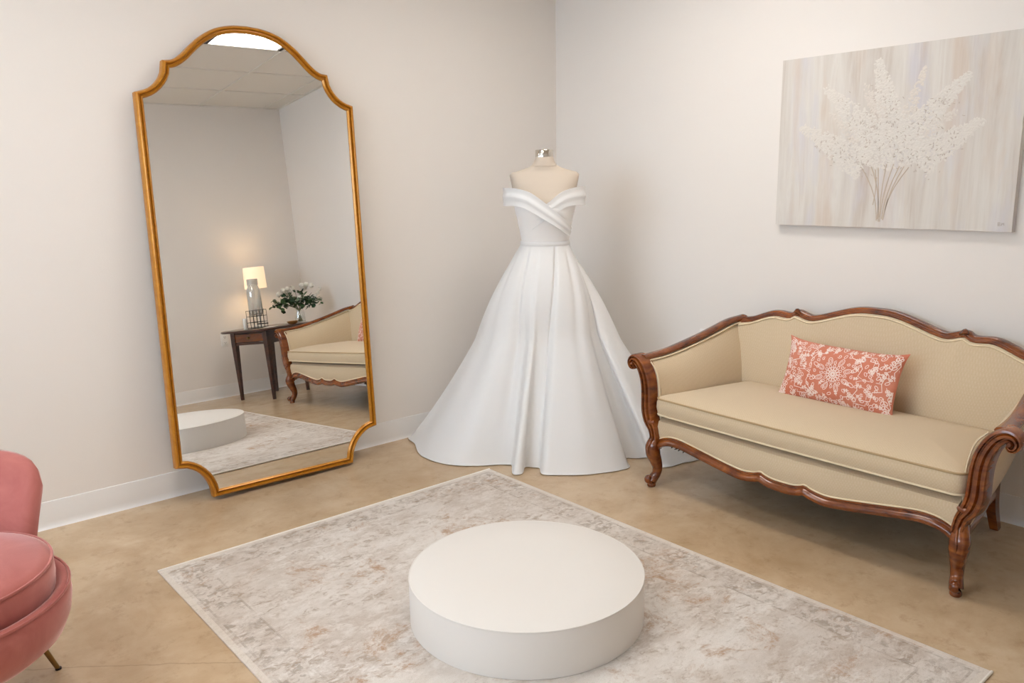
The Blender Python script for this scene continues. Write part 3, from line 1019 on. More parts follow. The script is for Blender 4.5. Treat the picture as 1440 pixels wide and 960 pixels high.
# ------------------------------------------------------------------ embroidered pillow
def pillow():
    W2, H2, T2 = 0.268, 0.146, 0.060
    o = thing('throw_pillow', 'coral oblong pillow with white floral embroidery propped on the settee', 'pillow')

    def outline(u, v):
        # u,v in [-1,1]: pillow edges draw in between the pointed corners
        x = u * W2 * (1 - 0.075 * (1 - abs(v) ** 3))
        y = v * H2 * (1 - 0.14 * (1 - abs(u) ** 4))
        return x, y

    def bulge(u, v):
        a = max(0.0, 1 - abs(u) ** 2.6) ** 0.62
        c = max(0.0, 1 - abs(v) ** 2.4) ** 0.62
        return T2 * a * c + 0.003 * math.sin(9 * u + 2) * math.sin(5 * v) * a * c
    N, K = 40, 26
    front, back = [], []
    v, f = [], []
    for i in range(N + 1):
        for j in range(K + 1):
            u, w_ = -1 + 2 * i / N, -1 + 2 * j / K
            x, y = outline(u, w_)
            v.append((x, y, bulge(u, w_)))
    off = len(v)
    for i in range(N + 1):
        for j in range(K + 1):
            u, w_ = -1 + 2 * i / N, -1 + 2 * j / K
            x, y = outline(u, w_)
            v.append((x, y, -bulge(u, w_) - 0.001))
    for i in range(N):
        for j in range(K):
            a = i * (K + 1) + j
            f.append((a, a + K + 1, a + K + 2, a + 1))
            f.append((off + a, off + a + 1, off + a + K + 2, off + a + K + 1))
    loop = [i * (K + 1) for i in range(N + 1)] + [N * (K + 1) + j for j in range(1, K + 1)] + [i * (K + 1) + K for i in range(N - 1, -1, -1)] + [j for j in range(K - 1, 0, -1)]
    for a, c in zip(loop, loop[1:] + loop[:1]):
        f.append((a, c, off + c, off + a))
    mesh('cover', v, f, 'coral_cotton', o, 70)
    # embroidery: ribbons of thread laid on the bulged front
    eb = MB()

    def P(x, y, h=0.0016):
        u, w_ = max(-.985, min(.985, x * 1.05 / W2)), max(-.985, min(.985, y * 1.16 / H2))
        xx, yy = outline(u, w_)
        return Vector((xx, yy, bulge(u, w_) + h))

    def stroke(pts, wd=0.0021):
        wd *= 0.70
        pts = [Vector((a, c, 0)) for a, c in pts]
        if len(pts) < 2:
            return
        L_, R2 = [], []
        for i, p in enumerate(pts):
            t = pts[min(i + 1, len(pts) - 1)] - pts[max(i - 1, 0)]
            if t.length < 1e-7:
                t = Vector((1, 0, 0))
            t.normalize()
            nn = Vector((-t.y, t.x, 0)) * wd
            L_.append(P(p.x + nn.x, p.y + nn.y))
            R2.append(P(p.x - nn.x, p.y - nn.y))
        k = len(pts)
        eb.add(L_ + R2, [(i, i + 1, k + i + 1, k + i) for i in range(k - 1)])

    def arcs(cx, cy, r, a0, a1, n=12, ry=None):
        return [(cx + r * math.cos(a0 + (a1 - a0) * i / n), cy + (ry or r) * math.sin(a0 + (a1 - a0) * i / n)) for i in range(n + 1)]

    def petal(cx, cy, ang, r0, r1, w_, wd=0.0019):
        pts = []
        for k in range(11):
            t = k / 10
            a = 2 * PI * t
            rad_ = (r0 + r1) / 2 - (r1 - r0) / 2 * math.cos(a)
            lat = w_ * math.sin(a)
            pts.append((cx + rad_ * math.cos(ang) - lat * math.sin(ang), cy + rad_ * math.sin(ang) + lat * math.cos(ang)))
        stroke(pts, wd)

    def leafspray(cx, cy, ang, ln, n=3):
        stroke([(cx, cy), (cx + ln * math.cos(ang), cy + ln * math.sin(ang))], 0.0016)
        for k in range(n):
            t = (k + 0.7) / n
            bx, by = cx + ln * t * math.cos(ang), cy + ln * t * math.sin(ang)
            for s in (-1, 1):
                petal(bx, by, ang + s * 0.8, 0.001, ln * 0.36, ln * 0.10, 0.0021)

    def spiral(cx, cy, r, a0, turns, s=1):
        pts = []
        for k in range(19):
            t = k / 18
            a = a0 + s * 2 * PI * turns * t
            pts.append((cx + r * (1 - 0.8 * t) * math.cos(a), cy + r * (1 - 0.8 * t) * math.sin(a)))
        stroke(pts, 0.0018)
    # medallion
    for k in range(12):
        petal(0, 0, 2 * PI * k / 12, 0.006, 0.018, 0.0040)
        petal(0, 0, 2 * PI * (k + .5) / 12, 0.017, 0.031, 0.0052)
        petal(0, 0, 2 * PI * k / 12, 0.030, 0.042, 0.0050, 0.0016)
    stroke(arcs(0, 0, 0.0045, 0, 2 * PI))
    for k in range(8):
        a = 2 * PI * k / 8 + PI / 8
        cx, cy = 0.062 * math.cos(a), 0.056 * math.sin(a)
        petal(cx, cy, a, -0.014, 0.020, 0.0095)
        petal(cx, cy, a, -0.008, 0.012, 0.0045, 0.0014)
        spiral(0.052 * math.cos(a + PI / 8), 0.050 * math.sin(a + PI / 8), 0.009, a, 1.2, 1 if k % 2 else -1)
    # interlaced frames
    for s in (-1, 1):
        stroke([(s * 0.045, 0.118), (s * 0.058, 0.085), (s * 0.098, 0.075), (s * 0.118, 0.045), (s * 0.108, 0.012), (s * 0.136, 0.0), (s * 0.108, -0.012), (s * 0.118, -0.045), (s * 0.098, -0.075), (s * 0.058, -0.085), (s * 0.045, -0.118)], 0.0022)
        stroke([(s * 0.130, 0.120), (s * 0.136, 0.082), (s * 0.172, 0.078), (s * 0.178, 0.040), (s * 0.214, 0.030), (s * 0.206, 0.0), (s * 0.214, -0.030), (s * 0.178, -0.040), (s * 0.172, -0.078), (s * 0.136, -0.082), (s * 0.130, -0.120)], 0.0022)
        stroke([(s * 0.098, 0.118), (s * 0.104, 0.098), (s * 0.152, 0.100), (s * 0.158, 0.060), (s * 0.194, 0.056), (s * 0.200, 0.118)], 0.0018)
        stroke([(s * 0.098, -0.118), (s * 0.104, -0.098), (s * 0.152, -0.100), (s * 0.158, -0.060), (s * 0.194, -0.056), (s * 0.200, -0.118)], 0.0018)
        stroke([(s * 0.136, 0.0), (s * 0.206, 0.0)], 0.0016)
        for q in (-1, 1):
            leafspray(s * 0.076, q * 0.060, math.atan2(q, s) * 0.9, 0.030)
            leafspray(s * 0.142, q * 0.030, math.atan2(q * .8, s), 0.036)
            leafspray(s * 0.222, q * 0.050, math.atan2(q, s * .25), 0.050)
            leafspray(s * 0.030, q * 0.100, math.atan2(q * .3, s), 0.030, 2)
            leafspray(s * 0.226, q * 0.010, math.atan2(q, s * .5), 0.026, 2)
            spiral(s * 0.120, q * 0.108, 0.012, 0, 1.4, s * q)
            spiral(s * 0.178, q * 0.102, 0.013, 1, 1.4, -s * q)
            spiral(s * 0.234, q * 0.108, 0.013, 2, 1.4, s * q)
            spiral(s * 0.016, q * 0.112, 0.012, 0.5, 1.3, s * q)
            spiral(s * 0.160, q * 0.018, 0.010, 0.5, 1.3, s * q)
            petal(s * 0.086, q * 0.030, math.atan2(q * .5, s), -0.012, 0.016, 0.007)
            petal(s * 0.190, q * 0.018, math.atan2(q, s), -0.008, 0.010, 0.005)
            petal(s * 0.108, q * 0.085, math.atan2(q, -s), -0.010, 0.012, 0.006)
            stroke([(s * 0.246, q * 0.02), (s * 0.238, q * 0.05), (s * 0.250, q * 0.075), (s * 0.240, q * 0.10)], 0.0018)
    rp = random.Random(21)
    for i in range(-9, 10):
        for j in range(-4, 5):
            x, y = i * 0.0275 + rp.uniform(-.006, .006), j * 0.028 + rp.uniform(-.006, .006)
            if math.hypot(x, y * 1.1) < 0.072 or abs(x) > .25 or abs(y) > .128:
                continue
            q = rp.random()
            if q < .4:
                spiral(x, y, rp.uniform(.007, .010), rp.uniform(0, 6), 1.2, rp.choice((-1, 1)))
            elif q < .75:
                leafspray(x, y, rp.uniform(0, 6.3), rp.uniform(.018, .026), 2)
            else:
                petal(x, y, rp.uniform(0, 6.3), -.008, .010, .005, .0017)
    eb.build('embroidery', 'thread_white', o)
    # frame: local x along the settee (world -y), local y up and leaning back, local z out to the room
    lean = math.radians(20)
    ex = Vector((0.0, -1, 0))
    ez = Vector((-math.cos(lean), 0, math.sin(lean)))
    ey = ez.cross(ex)
    tw = math.radians(-1.0)
    e1 = ex * math.cos(tw) + ey * math.sin(tw)
    e2 = -ex * math.sin(tw) + ey * math.cos(tw)
    c = Vector((-0.318, -2.076, 0.566))
    o.matrix_world = Matrix(((e1.x, e2.x, ez.x, c.x), (e1.y, e2.y, ez.y, c.y), (e1.z, e2.z, ez.z, c.z), (0, 0, 0, 1)))


pillow()

# ------------------------------------------------------------------ painting
def painting():
    W_, H_ = 1.027, 0.755
    o = thing('canvas_painting', 'pale canvas painting of white flower spikes hanging above the settee', 'painting', (0, -1.564, 1.186), -PI / 2)
    # local x to the viewer's right, y into the wall, z up
    D = 0.034
    b_ = MB()
    b_.box((W_ / 2, -D / 2 - 0.001, H_ / 2), (W_, D, H_))
    b_.build('stretched_canvas', 'canvas', o)
    rg = random.Random(11)
    spikes = [((.108, .596), (.41, .35), .074, 1), ((.214, .812), (.48, .47), .074, 1), ((.440, .939), (.53, .50), .070, 1), ((.803, .814), (.555, .47), .068, 1),
              ((.867, .576), (.63, .365), .072, 1), ((.633, .867), (.575, .60), .032, 0), ((.237, .665), (.38, .50), .034, 0), ((.769, .626), (.62, .50), .036, 0), ((.383, .816), (.47, .60), .040, 0)]
    pet = {0: MB(), 1: MB()}

    def petal(mb, x, z, ang, ln, wd, h):
        c, s = math.cos(ang), math.sin(ang)
        pts = [(-.5, 0, 0), (-.15, .5, .6), (.3, .42, .8), (.5, 0, .5), (.3, -.42, .8), (-.15, -.5, .6), (0.05, 0, 1.2)]
        vv = []
        for a, bq, e in pts:
            px, pz = a * ln, bq * wd
            vv.append((x + px * c - pz * s, -D - 0.0012 - h * e, z + px * s + pz * c))
        mb.add(vv, [(0, 1, 6), (1, 2, 6), (2, 3, 6), (3, 4, 6), (4, 5, 6), (5, 0, 6)])
    for (tx, tz), (bx, bz), wd, strong in spikes:
        n = int((400 if strong else 150) * wd / 0.06)
        T = Vector(((bx - tx) * W_, (bz - tz) * H_))
        L_ = T.length
        T.normalize()
        Nn = Vector((-T.y, T.x))
        for k in range(n):
            t = rg.random() ** 0.8
            half = wd * (0.22 + 0.95 * t) if t < 0.8 else wd * 1.0
            q = Vector((tx * W_, tz * H_)) + T * (L_ * t) + Nn * (half * (rg.random() * 2 - 1) * (0.75 + 0.25 * rg.random()))
            petal(pet[strong], q.x, q.y, rg.uniform(0, 2 * PI), rg.uniform(.013, .026), rg.uniform(.006, .011), rg.uniform(.0003, .0014))
    for k in range(420):                       # crowded middle of the bunch
        a = rg.uniform(0, 2 * PI)
        r = math.sqrt(rg.random())
        petal(pet[1], (.515 + .145 * r * math.cos(a)) * W_, (.44 + .11 * r * math.sin(a)) * H_, rg.uniform(0, 2 * PI), rg.uniform(.013, .026), rg.uniform(.006, .011), rg.uniform(.0003, .0014))
    shd = MB()
    for k in range(330):
        (tx, tz), (bx, bz), wd, strong = spikes[k % 5]
        t = rg.uniform(.3, 1.15)
        q = Vector(((tx + (bx - tx) * t) * W_, (tz + (bz - tz) * t) * H_))
        petal(shd, q.x + rg.gauss(0, wd * .45), q.y + rg.gauss(0, wd * .45), rg.uniform(0, 2 * PI), rg.uniform(.008, .016), rg.uniform(.0025, .004), .0019)
    shd.build('painted_shadow_strokes', 'blossom_shade', o)['kind'] = 'stuff'
    pet[0].build('painted_pale_blossoms', 'blossom_paint_pale', o)['kind'] = 'stuff'
    pet[1].build('painted_blossoms', 'blossom_paint', o)['kind'] = 'stuff'
    st = MB()
    for (x0, z0), (x1, z1), bow in [((.398, .345), (.478, .04), .02), ((.44, .35), (.482, .05), .015), ((.470, .36), (.487, .035), .0), ((.505, .36), (.490, .06), -.005), ((.535, .36), (.492, .035), -.01), ((.56, .35), (.500, .05), -.012), ((.597, .34), (.505, .045), -.02), ((.455, .35), (.458, .13), .01), ((.578, .345), (.512, .10), -.01)]:
        pts = []
        for k in range(9):
            t = k / 8
            pts.append(((x0 + (x1 - x0) * t + bow * math.sin(PI * t)) * W_, -D - 0.0018, (z0 + (z1 - z0) * t) * H_))
        st.add(*sweep_data(pts, [(-.0022, -.0008), (.0022, -.0008), (.0015, .0003), (-.0015, .0003)], up=(0, -1, 0)))
    st.build('painted_stems', 'stem_paint', o)
    sg = MB()
    x, z = .951 * W_, .030 * H_
    for pts in ([(0, 0), (0, .014), (.006, .013), (.007, .009), (.001, .007), (.008, .005), (.007, .001), (0, 0)], [(.012, .001), (.014, .012), (.017, .006), (.020, .012), (.022, .002)]):
        sg.add(*sweep_data([(x + a, -D - 0.0015, z + c) for a, c in pts], [(-.0007, -.0004), (.0007, -.0004), (.0007, .0006), (-.0007, .0006)], up=(0, -1, 0)))
    sg.build('signature', 'signature_paint', o)


painting()

# ------------------------------------------------------------------ dress form and wedding dress
DC = Vector((-0.728, -0.672, 0))
DR = Vector((0.758, -0.652, 0)).normalized()      # towards the picture's right
DF = Vector((-0.652, -0.758, 0)).normalized()     # towards the camera
TORSO = [(1.04, .128, .100, 0), (1.10, .114, .088, 0), (1.15, .121, .094, .004), (1.21, .133, .106, .010), (1.265, .146, .122, .016), (1.31, .152, .118, .014), (1.35, .158, .104, .006), (1.39, .166, .092, 0), (1.42, .172, .078, -.004), (1.442, .176, .062, -.006), (1.452, .166, .056, -.008), (1.462, .125, .054, -.008), (1.474, .085, .052, -.006), (1.49, .060, .050, -.004), (1.508, .050, .047, 0), (1.522, .045, .043, .002), (1.530, .044, .042, .002)]


def tor(z, d=0.0):
    for a, c in zip(TORSO, TORSO[1:]):
        if z <= c[0]:
            t = max(0, (z - a[0]) / (c[0] - a[0]))
            t = t * t * (3 - 2 * t) * 0.5 + t * 0.5
            return tuple(a[k] + (c[k] - a[k]) * t + (d if k < 3 else 0) for k in (1, 2, 3))
    return TORSO[-1][1] + d, TORSO[-1][2] + d, TORSO[-1][3]


def tpt(phi, z, d=0.0):
    """point on the torso; phi = 0 faces the camera, positive to the picture's right (radians)"""
    a, c, o_ = tor(z, d)
    e = 0.85
    sx, sy = math.sin(phi), math.cos(phi)
    return DC + DR * (a * math.copysign(abs(sx) ** e, sx)) + DF * (o_ + c * math.copysign(abs(sy) ** e, sy)) + Vector((0, 0, z))


def loc(r, z, f):
    return DC + DR * r + DF * f + Vector((0, 0, z))


def dress_form():
    o = thing('dress_form', 'cream fabric dress form torso with metal neck cap, in the corner', 'mannequin', DC)
    rel = lambda p: Vector(p) - DC
    rings = []
    z = 1.04
    while z < 1.531:
        rings.append([rel(tpt(2 * PI * k / 48, z)) for k in range(48)])
        z += 0.0125
    loft('torso', rings, 'form_jersey', o, 60)
    # seam where the neck meets the shoulders
    tube('neck_seam', [rel(tpt(2 * PI * k / 40, 1.492 + 0.010 * -math.cos(2 * PI * k / 40), .001)) for k in range(40)], .0016, 'form_jersey', o, 5, closed=True)
    lathe('neck_cap', [(.0445, 1.526), (.0455, 1.527), (.0455, 1.560), (.044, 1.5625), (.030, 1.564), (.0005, 1.5645)], 'chrome', o, 40, (0, 0, 0))
    lathe('pole', [(.014, .02), (.014, 1.05), (.0005, 1.05)], 'steel', o, 16)
    lathe('base', [(.17, .0), (.17, .012), (.16, .018), (.03, .022), (.02, .04), (.0005, .04)], 'steel', o, 40)


dress_form()


def dress():
    o = thing('wedding_dress', 'white satin off shoulder wedding dress with full pleated skirt on the dress form', 'dress', DC)
    rel = lambda p: Vector(p) - DC
    # --- bodice: torso offset, top edge dips to the front V
    K = 72
    rows = []
    NZ = 16

    def topz(phi):
        a = abs(((phi + PI) % (2 * PI)) - PI)
        if a < 0.9:
            return 1.285 + 0.062 * min(1, a / 0.75)
        return 1.347 - 0.02 * max(0, (a - 1.6) / 1.5)
    v, f = [], []
    for i in range(NZ + 1):
        for k in range(K):
            phi = 2 * PI * k / K
            z = 1.085 + (topz(phi) - 1.085) * i / NZ
            # soft gathers across the bust
            w_ = 0.006 + 0.0012 * math.sin(70 * z + 4 * phi) * (1 if abs(math.sin(phi)) < .9 else .3)
            v.append(rel(tpt(phi, z, w_)))
    for i in range(NZ):
        for k in range(K):
            a, c = i * K + k, i * K + (k + 1) % K
            f.append((a, c, c + K, a + K))
    bd = mesh('bodice', v, f, 'bodice_satin', o, 70)
    # --- neckline bands: off-shoulder sleeves that cross over the bust
    def band(name, ctr, width, thick=0.004, folds=2, lift=0.0, sink=0.0):
        pts = catmull([p[:3] for p in ctr], 8)
        wid = [interp(list(enumerate(width)), i / 8) for i in range(len(pts))]
        rings = []
        n = len(pts)
        for i, p in enumerate(pts):
            T = (pts[min(i + 1, n - 1)] - pts[max(i - 1, 0)]).normalized()
            outw = Vector((p.x, 0, p.z))
            outw = Vector((p.x / .17, 0, p.z / .12))
            if outw.length < 1e-4:
                outw = Vector((0, 0, 1))
            outw = (outw - T * outw.dot(T)).normalized()
            W_ = T.cross(outw).normalized()
            if W_.y < 0:
                W_ = -W_
            q = []
            m = 9
            for side in (1, -1):
                for k in range(m + 1):
                    t = (k / m - .5) * (1 if side > 0 else -1)
                    rip = 0.0022 * math.cos(2 * PI * folds * t) + lift - sink * max(0.0, i / n - 0.62) / 0.38 - 0.010 * (2 * t) ** 2 * 0.35
                    q.append(p + W_ * (t * wid[i]) + outw * (rip + thick / 2 * side))
            rings.append([rel(loc(a.x, a.y, a.z)) for a in q])
        return loft(name, rings, 'dress_satin', o, 60)
    # coordinates are (right, up, forward)
    L_ = [(-.105, 1.325, -.115), (-.165, 1.332, -.080), (-.203, 1.334, -.010), (-.192, 1.334, .062), (-.145, 1.332, .112), (-.092, 1.318, .140), (-.040, 1.285, .152), (.012, 1.248, .150), (.060, 1.212, .136), (.100, 1.178, .104), (.122, 1.155, .066)]
    Rr = [(.105, 1.325, -.115), (.165, 1.332, -.080), (.203, 1.334, -.010), (.192, 1.334, .062), (.145, 1.332, .110), (.092, 1.318, .134), (.045, 1.288, .142), (.0, 1.258, .140), (-.045, 1.222, .130), (-.085, 1.190, .108)]
    band('neckline_band', Rr, [.080, .084, .090, .090, .086, .078, .066, .058, .050, .044], sink=0.016)
    band('neckline_band', L_, [.080, .084, .090, .090, .086, .082, .074, .066, .058, .050, .044], lift=0.006)
    # --- waistband
    rings = []
    for z, d in ((1.088, .010), (1.090, .012), (1.108, .0115), (1.110, .009)):
        rings.append([rel(tpt(2 * PI * k / 48, z, d)) for k in range(48)])
    loft('waistband', rings, 'dress_satin', o, 60, cap0=False, cap1=False)
    # --- skirt and train: control points (x, y on the floor, waist angle in degrees, lift of hem)
    ctl = [(-1.12, -.030, -118), (-1.195, -.035, -112), (-1.225, -.150, -104), (-1.300, -.300, -92), (-1.318, -.400, -82), (-1.300, -.500, -72), (-1.255, -.590, -62), (-1.195, -.650, -52), (-1.125, -.700, -40), (-1.070, -.745, -28), (-1.062, -.775, -22), (-1.135, -.868, -16), (-1.100, -.892, -9), (-1.032, -.836, -2), (-1.000, -.862, 8), (-.985, -.895, 16),
           (-1.035, -.968, 20), (-.995, -1.018, 26), (-.945, -1.065, 33), (-.890, -1.108, 40), (-.831, -1.146, 48), (-.770, -1.172, 55), (-.715, -1.186, 62), (-.655, -1.190, 68), (-.618, -1.150, 73), (-.565, -1.090, 79), (-.520, -1.130, 86), (-.470, -1.165, 92), (-.50, -1.215, 97), (-.545, -1.285, 102), (-.500, -1.325, 107), (-.40, -1.335, 112), (-.322, -1.355, 118), (-.20, -1.34, 125),
           (-.10, -1.22, 133), (-.055, -1.02, 142), (-.05, -.80, 151), (-.05, -.58, 160), (-.05, -.36, 170), (-.09, -.15, 182), (-.22, -.06, 194), (-.42, -.05, 206), (-.62, -.05, 217), (-.82, -.05, 227), (-.98, -.045, 236)]
    pts = catmull([(a, c, ph) for a, c, ph in ctl] , 7, closed=False)
    # close the loop towards the first point (+360 deg)
    tail = catmull([(ctl[-2][0], ctl[-2][1], ctl[-2][2]), (ctl[-1][0], ctl[-1][1], ctl[-1][2]), (ctl[0][0], ctl[0][1], ctl[0][2] + 360), (ctl[1][0], ctl[1][1], ctl[1][2] + 360)], 7)
    pts = pts[:-1] + tail[7:14]
    n = len(pts)
    # smoothed hem: used high up so the folds start gently
    sm = []
    for i in range(n):
        acc = Vector((0, 0, 0))
        wsum = 0
        for k in range(-16, 17):
            w_ = math.exp(-(k / 9) ** 2)
            q = pts[(i + k) % n].copy()
            if i + k >= n:
                q.z += 360
            if i + k < 0:
                q.z -= 360
            acc += q * w_
            wsum += w_
        sm.append(acc / wsum)
    NZ = 56
    v, f = [], []
    ztop = 1.098
    for i in range(NZ + 1):
        s = i / NZ
        for j in range(n):
            ph = math.radians(pts[j].z)
            wp = tpt(ph, ztop, .008)
            deg = ((pts[j].z + 180) % 360) - 180
            hem = Vector((pts[j].x, pts[j].y, 0))
            hs = Vector((sm[j].x, sm[j].y, 0))
            # sharp folds only towards the floor; the panel edge at +18 deg keeps its depth up to the waist
            keep = max(math.exp(-((deg - 14) / 13) ** 2), math.exp(-((deg - 88) / 24) ** 2) * 0.9)
            k_ = s ** (1.9 - 1.1 * keep)
            hh = hs.lerp(hem, k_)
            train = max(0, min(1, (abs(deg - 20) - 75) / 40))
            gexp = 1.12 - 0.12 * train
            gg = s ** gexp
            # skirt springs out at the hip
            hip = 0.030 * math.sin(PI * min(1, s / 0.42)) if s < 0.42 else 0.0
            p = Vector((wp.x, wp.y, 0)).lerp(hh, gg)
            rad_ = (p - DC)
            rad_.z = 0
            if rad_.length > 1e-4:
                rad_.normalize()
            # soft pressed pleats from the waist seam
            pl_ = 0.0
            for c0, wd_, am in ((-38, 5, .014), (-14, 5, .008), (19, 3.0, .022), (50, 6, .010), (-80, 8, .012), (100, 8, .012), (140, 8, .012), (180, 8, .012), (-140, 8, .012)):
                dd = ((deg - c0 + 180) % 360) - 180
                pl_ -= am * math.exp(-(dd / wd_) ** 2) * (0.35 + 0.65 * math.sin(PI * min(1.0, 0.12 + s * 1.05)) ** 0.8) * min(1, s * 14)
            pl_ += 0.006 * math.sin(math.radians(deg) * 7 + 2.2 * s) * s * (1 - s) * 2
            pl_ += 0.002 * math.sin(math.radians(deg) * 13 + 5 * s) * s
            p = p + rad_ * (hip + pl_)
            z = ztop * (1 - s)
            # the train lies down on the floor at its end
            z_floor = 0.005
            if train > 0:
                z = z * (1 - 0.22 * train * s) if s < 0.999 else 0
            z = max(z, z_floor if s > 0.9 else 0)
            v.append(rel((min(p.x, -0.022), min(p.y, -0.022), z)))
    for i in range(NZ):
        for j in range(n):
            a, c = i * n + j, i * n + (j + 1) % n
            f.append((a, c, c + n, a + n))
    sk = mesh('skirt', v, f, 'dress_satin', o, 80)
    # horsehair hem band just inside the edge
    last = v[NZ * n:]
    hp = [Vector(p) + Vector((0, 0, 0.002)) for p in last]
    tube('hem', hp, 0.0028, 'dress_satin', sk, 5, closed=True)


dress()

# ------------------------------------------------------------------ pink chair
def pink_chair():
    o = thing('accent_chair', 'round pink velvet accent chair with thin brass legs, cut by the left edge', 'chair', (-3.48, -1.27, 0), -PI / 4 + math.radians(19.6))
    # local +x is the way the chair faces
    lathe('seat_shell', [(0.0005, .185), (.20, .185), (.262, .200), (.300, .232), (.318, .275), (.325, .320), (.322, .352), (.314, .362), (.300, .360), (.294, .345), (.0005, .340)], 'pink_velvet', o, 64, smooth=70)
    cu = lathe('seat_cushion', [(0.0005, .338), (.280, .338), (.288, .348), (.291, .380), (.290, .415), (.284, .430), (.262, .441), (.20, .452), (.10, .458), (.0005, .459)], 'pink_velvet', o, 64, smooth=70)
    tube('piping', [(.287 * math.cos(a * PI / 32), .287 * math.sin(a * PI / 32), .428) for a in range(64)], .0045, 'pink_velvet', cu, 6, closed=True)
    tube('piping', [(.322 * math.cos(a * PI / 32), .322 * math.sin(a * PI / 32), .357) for a in range(64)], .0042, 'pink_velvet', o, 6, closed=True)
    # wrap-round back, flaring outward, scalloped top
    NA, NZ = 72, 18
    rings = []
    for i in range(NA + 1):
        u = -1 + 2 * i / NA
        ang = PI + u * math.radians(122)
        edge = max(0.0, 1 - abs(u) ** 9) ** 0.5
        top = .40 + (.195 + .010 * abs(math.cos(u * PI * 2.5)) + 0.07 * (1 - u * u)) * (max(0.0, 1 - abs(u) ** 22) ** 0.45 * .98 + .02)
        chan = 0.006 * abs(math.cos(u * PI * 2.5)) ** 0.6
        inner, outer = [], []
        for k in range(NZ + 1):
            t = k / NZ
            z = .30 + (top - .30) * t
            flare = .150 * max(0, (z - .36) / .30) ** 1.25
            th = .020 + .022 * math.sin(PI * min(1, t * 0.98)) ** .7
            if t > .9:
                th *= math.sqrt(max(0.05, 1 - ((t - .9) / .1) ** 2))
            rm = .315 + flare
            th *= .45 + .55 * edge
            inner.append(((rm - th - chan * t) * math.cos(ang), (rm - th - chan * t) * math.sin(ang), z))
            outer.append(((rm + th) * math.cos(ang), (rm + th) * math.sin(ang), z))
        rings.append(inner + outer[::-1])
    bk = loft('backrest', rings, 'pink_velvet', o, 70)
    for k in range(4):
        for a, h in ((45 + 90 * k, 0),):
            A = math.radians(a)
            p0 = Vector((.225 * math.cos(A), .225 * math.sin(A), .195))
            p1 = Vector((.300 * math.cos(A), .300 * math.sin(A), .0))
            leg = sweep('leg', [p0, p1], circ(12, 1), 'brass', o, 60, up=(0.1, 0.2, 1), scale=[.0105, .0065])
            lathe('glide', [(.009, 0), (.009, .005), (.0005, .005)], 'black_paint', leg, 12, (p1.x, p1.y, 0))
    return o


pink_chair()

# ------------------------------------------------------------------ side table seen in the mirror
TH = 0.622
TA = Vector((-0.92, -3.565, 0))
TV = Vector((.906, -.42, 0)).normalized()         # along the table, away from the drawer
TU = Vector((.42, .906, 0)).normalized()          # across the drawer front


def side_table():
    o = thing('side_table', 'dark mahogany side table with one drawer and tapered legs, reflected in the mirror', 'table')
    lw, ll = .40, .48
    ctr = TA + TU * (lw / 2) + TV * (ll / 2)
    # local x = TU (across), local y = TV (along)
    o.matrix_world = Matrix(((-TU.x, TV.x, 0, ctr.x), (-TU.y, TV.y, 0, ctr.y), (0, 0, 1, 0), (0, 0, 0, 1)))
    # top: rounded, leaf hinges across it
    def rrect(a, b_, r, z, n=10):
        q = []
        for cx, cy, t0 in ((a - r, b_ - r, 0), (-a + r, b_ - r, PI / 2), (-a + r, -b_ + r, PI), (a - r, -b_ + r, 1.5 * PI)):
            for k in range(n + 1):
                an = t0 + PI / 2 * k / n
                q.append((cx + r * math.cos(an), cy + r * math.sin(an), z))
        return q
    a, b_, r = lw / 2 + .110, ll / 2 + .110, .17
    loft('table_top', [rrect(a - .006, b_ - .006, r, TH - .018), rrect(a, b_, r, TH - .014), rrect(a, b_, r, TH - .004), rrect(a - .004, b_ - .004, r, TH)], 'mahogany', o, 40)
    ap = MB()
    z0, z1 = TH - .018 - .115, TH - .018
    for s in (-1, 1):
        ap.box((s * (lw / 2 - .012), 0, (z0 + z1) / 2), (.018, ll - .03, z1 - z0))
    ap.box((0, ll / 2 - .012, (z0 + z1) / 2), (lw - .03, .018, z1 - z0))
    ap.box((0, -ll / 2 + .014, z1 - .008), (lw - .03, .02, .016))
    ap.box((0, -ll / 2 + .014, z0 + .010), (lw - .03, .02, .020))
    ap.build('apron', 'mahogany', o)
    dr = bevel_box('drawer', (0, -ll / 2 + .008, (z0 + z1) / 2 + .003), (lw - .05, .016, z1 - z0 - .042), .003, 'walnut', o)
    e_ = MB()
    dz = (z1 - z0 - .046) / 2
    for s in (-1, 1):
        e_.box((s * (lw / 2 - .028), -ll / 2 - .001, (z0 + z1) / 2 + .003), (.003, .004, dz * 2))
        e_.box((0, -ll / 2 - .001, (z0 + z1) / 2 + .003 + s * dz), (lw - .055, .004, .003))
    e_.build('cock_bead', 'mahogany', dr)
    kb = MB()
    vv, ff = lathe_data([(.0005, 0), (.011, 0), (.006, .006), (.006, .010), (.010, .015), (.008, .020), (.0005, .021)], 14)
    kb.add([(x, -ll / 2 - .001 - z, (z0 + z1) / 2 + .004 + y) for x, y, z in vv], ff)
    kb.build('knob', 'brass', dr, 50)
    for sx in (-1, 1):
        for sy in (-1, 1):
            cx, cy = sx * (lw / 2 - .016), sy * (ll / 2 - .016)
            rings = []
            for z, h in ((0, .0105), (z0 - .02, .0215), (z0, .0225), (z1, .0225)):
                rings.append([(cx - h, cy - h, z), (cx + h, cy - h, z), (cx + h, cy + h, z), (cx - h, cy + h, z)])
            loft('leg', rings, 'mahogany', o, 30)
    return ctr


TC = side_table()
ZT = TH + 0.0005


def on_table(across, along):
    p = TC + TU * across + TV * along
    return Vector((p.x, p.y, ZT))


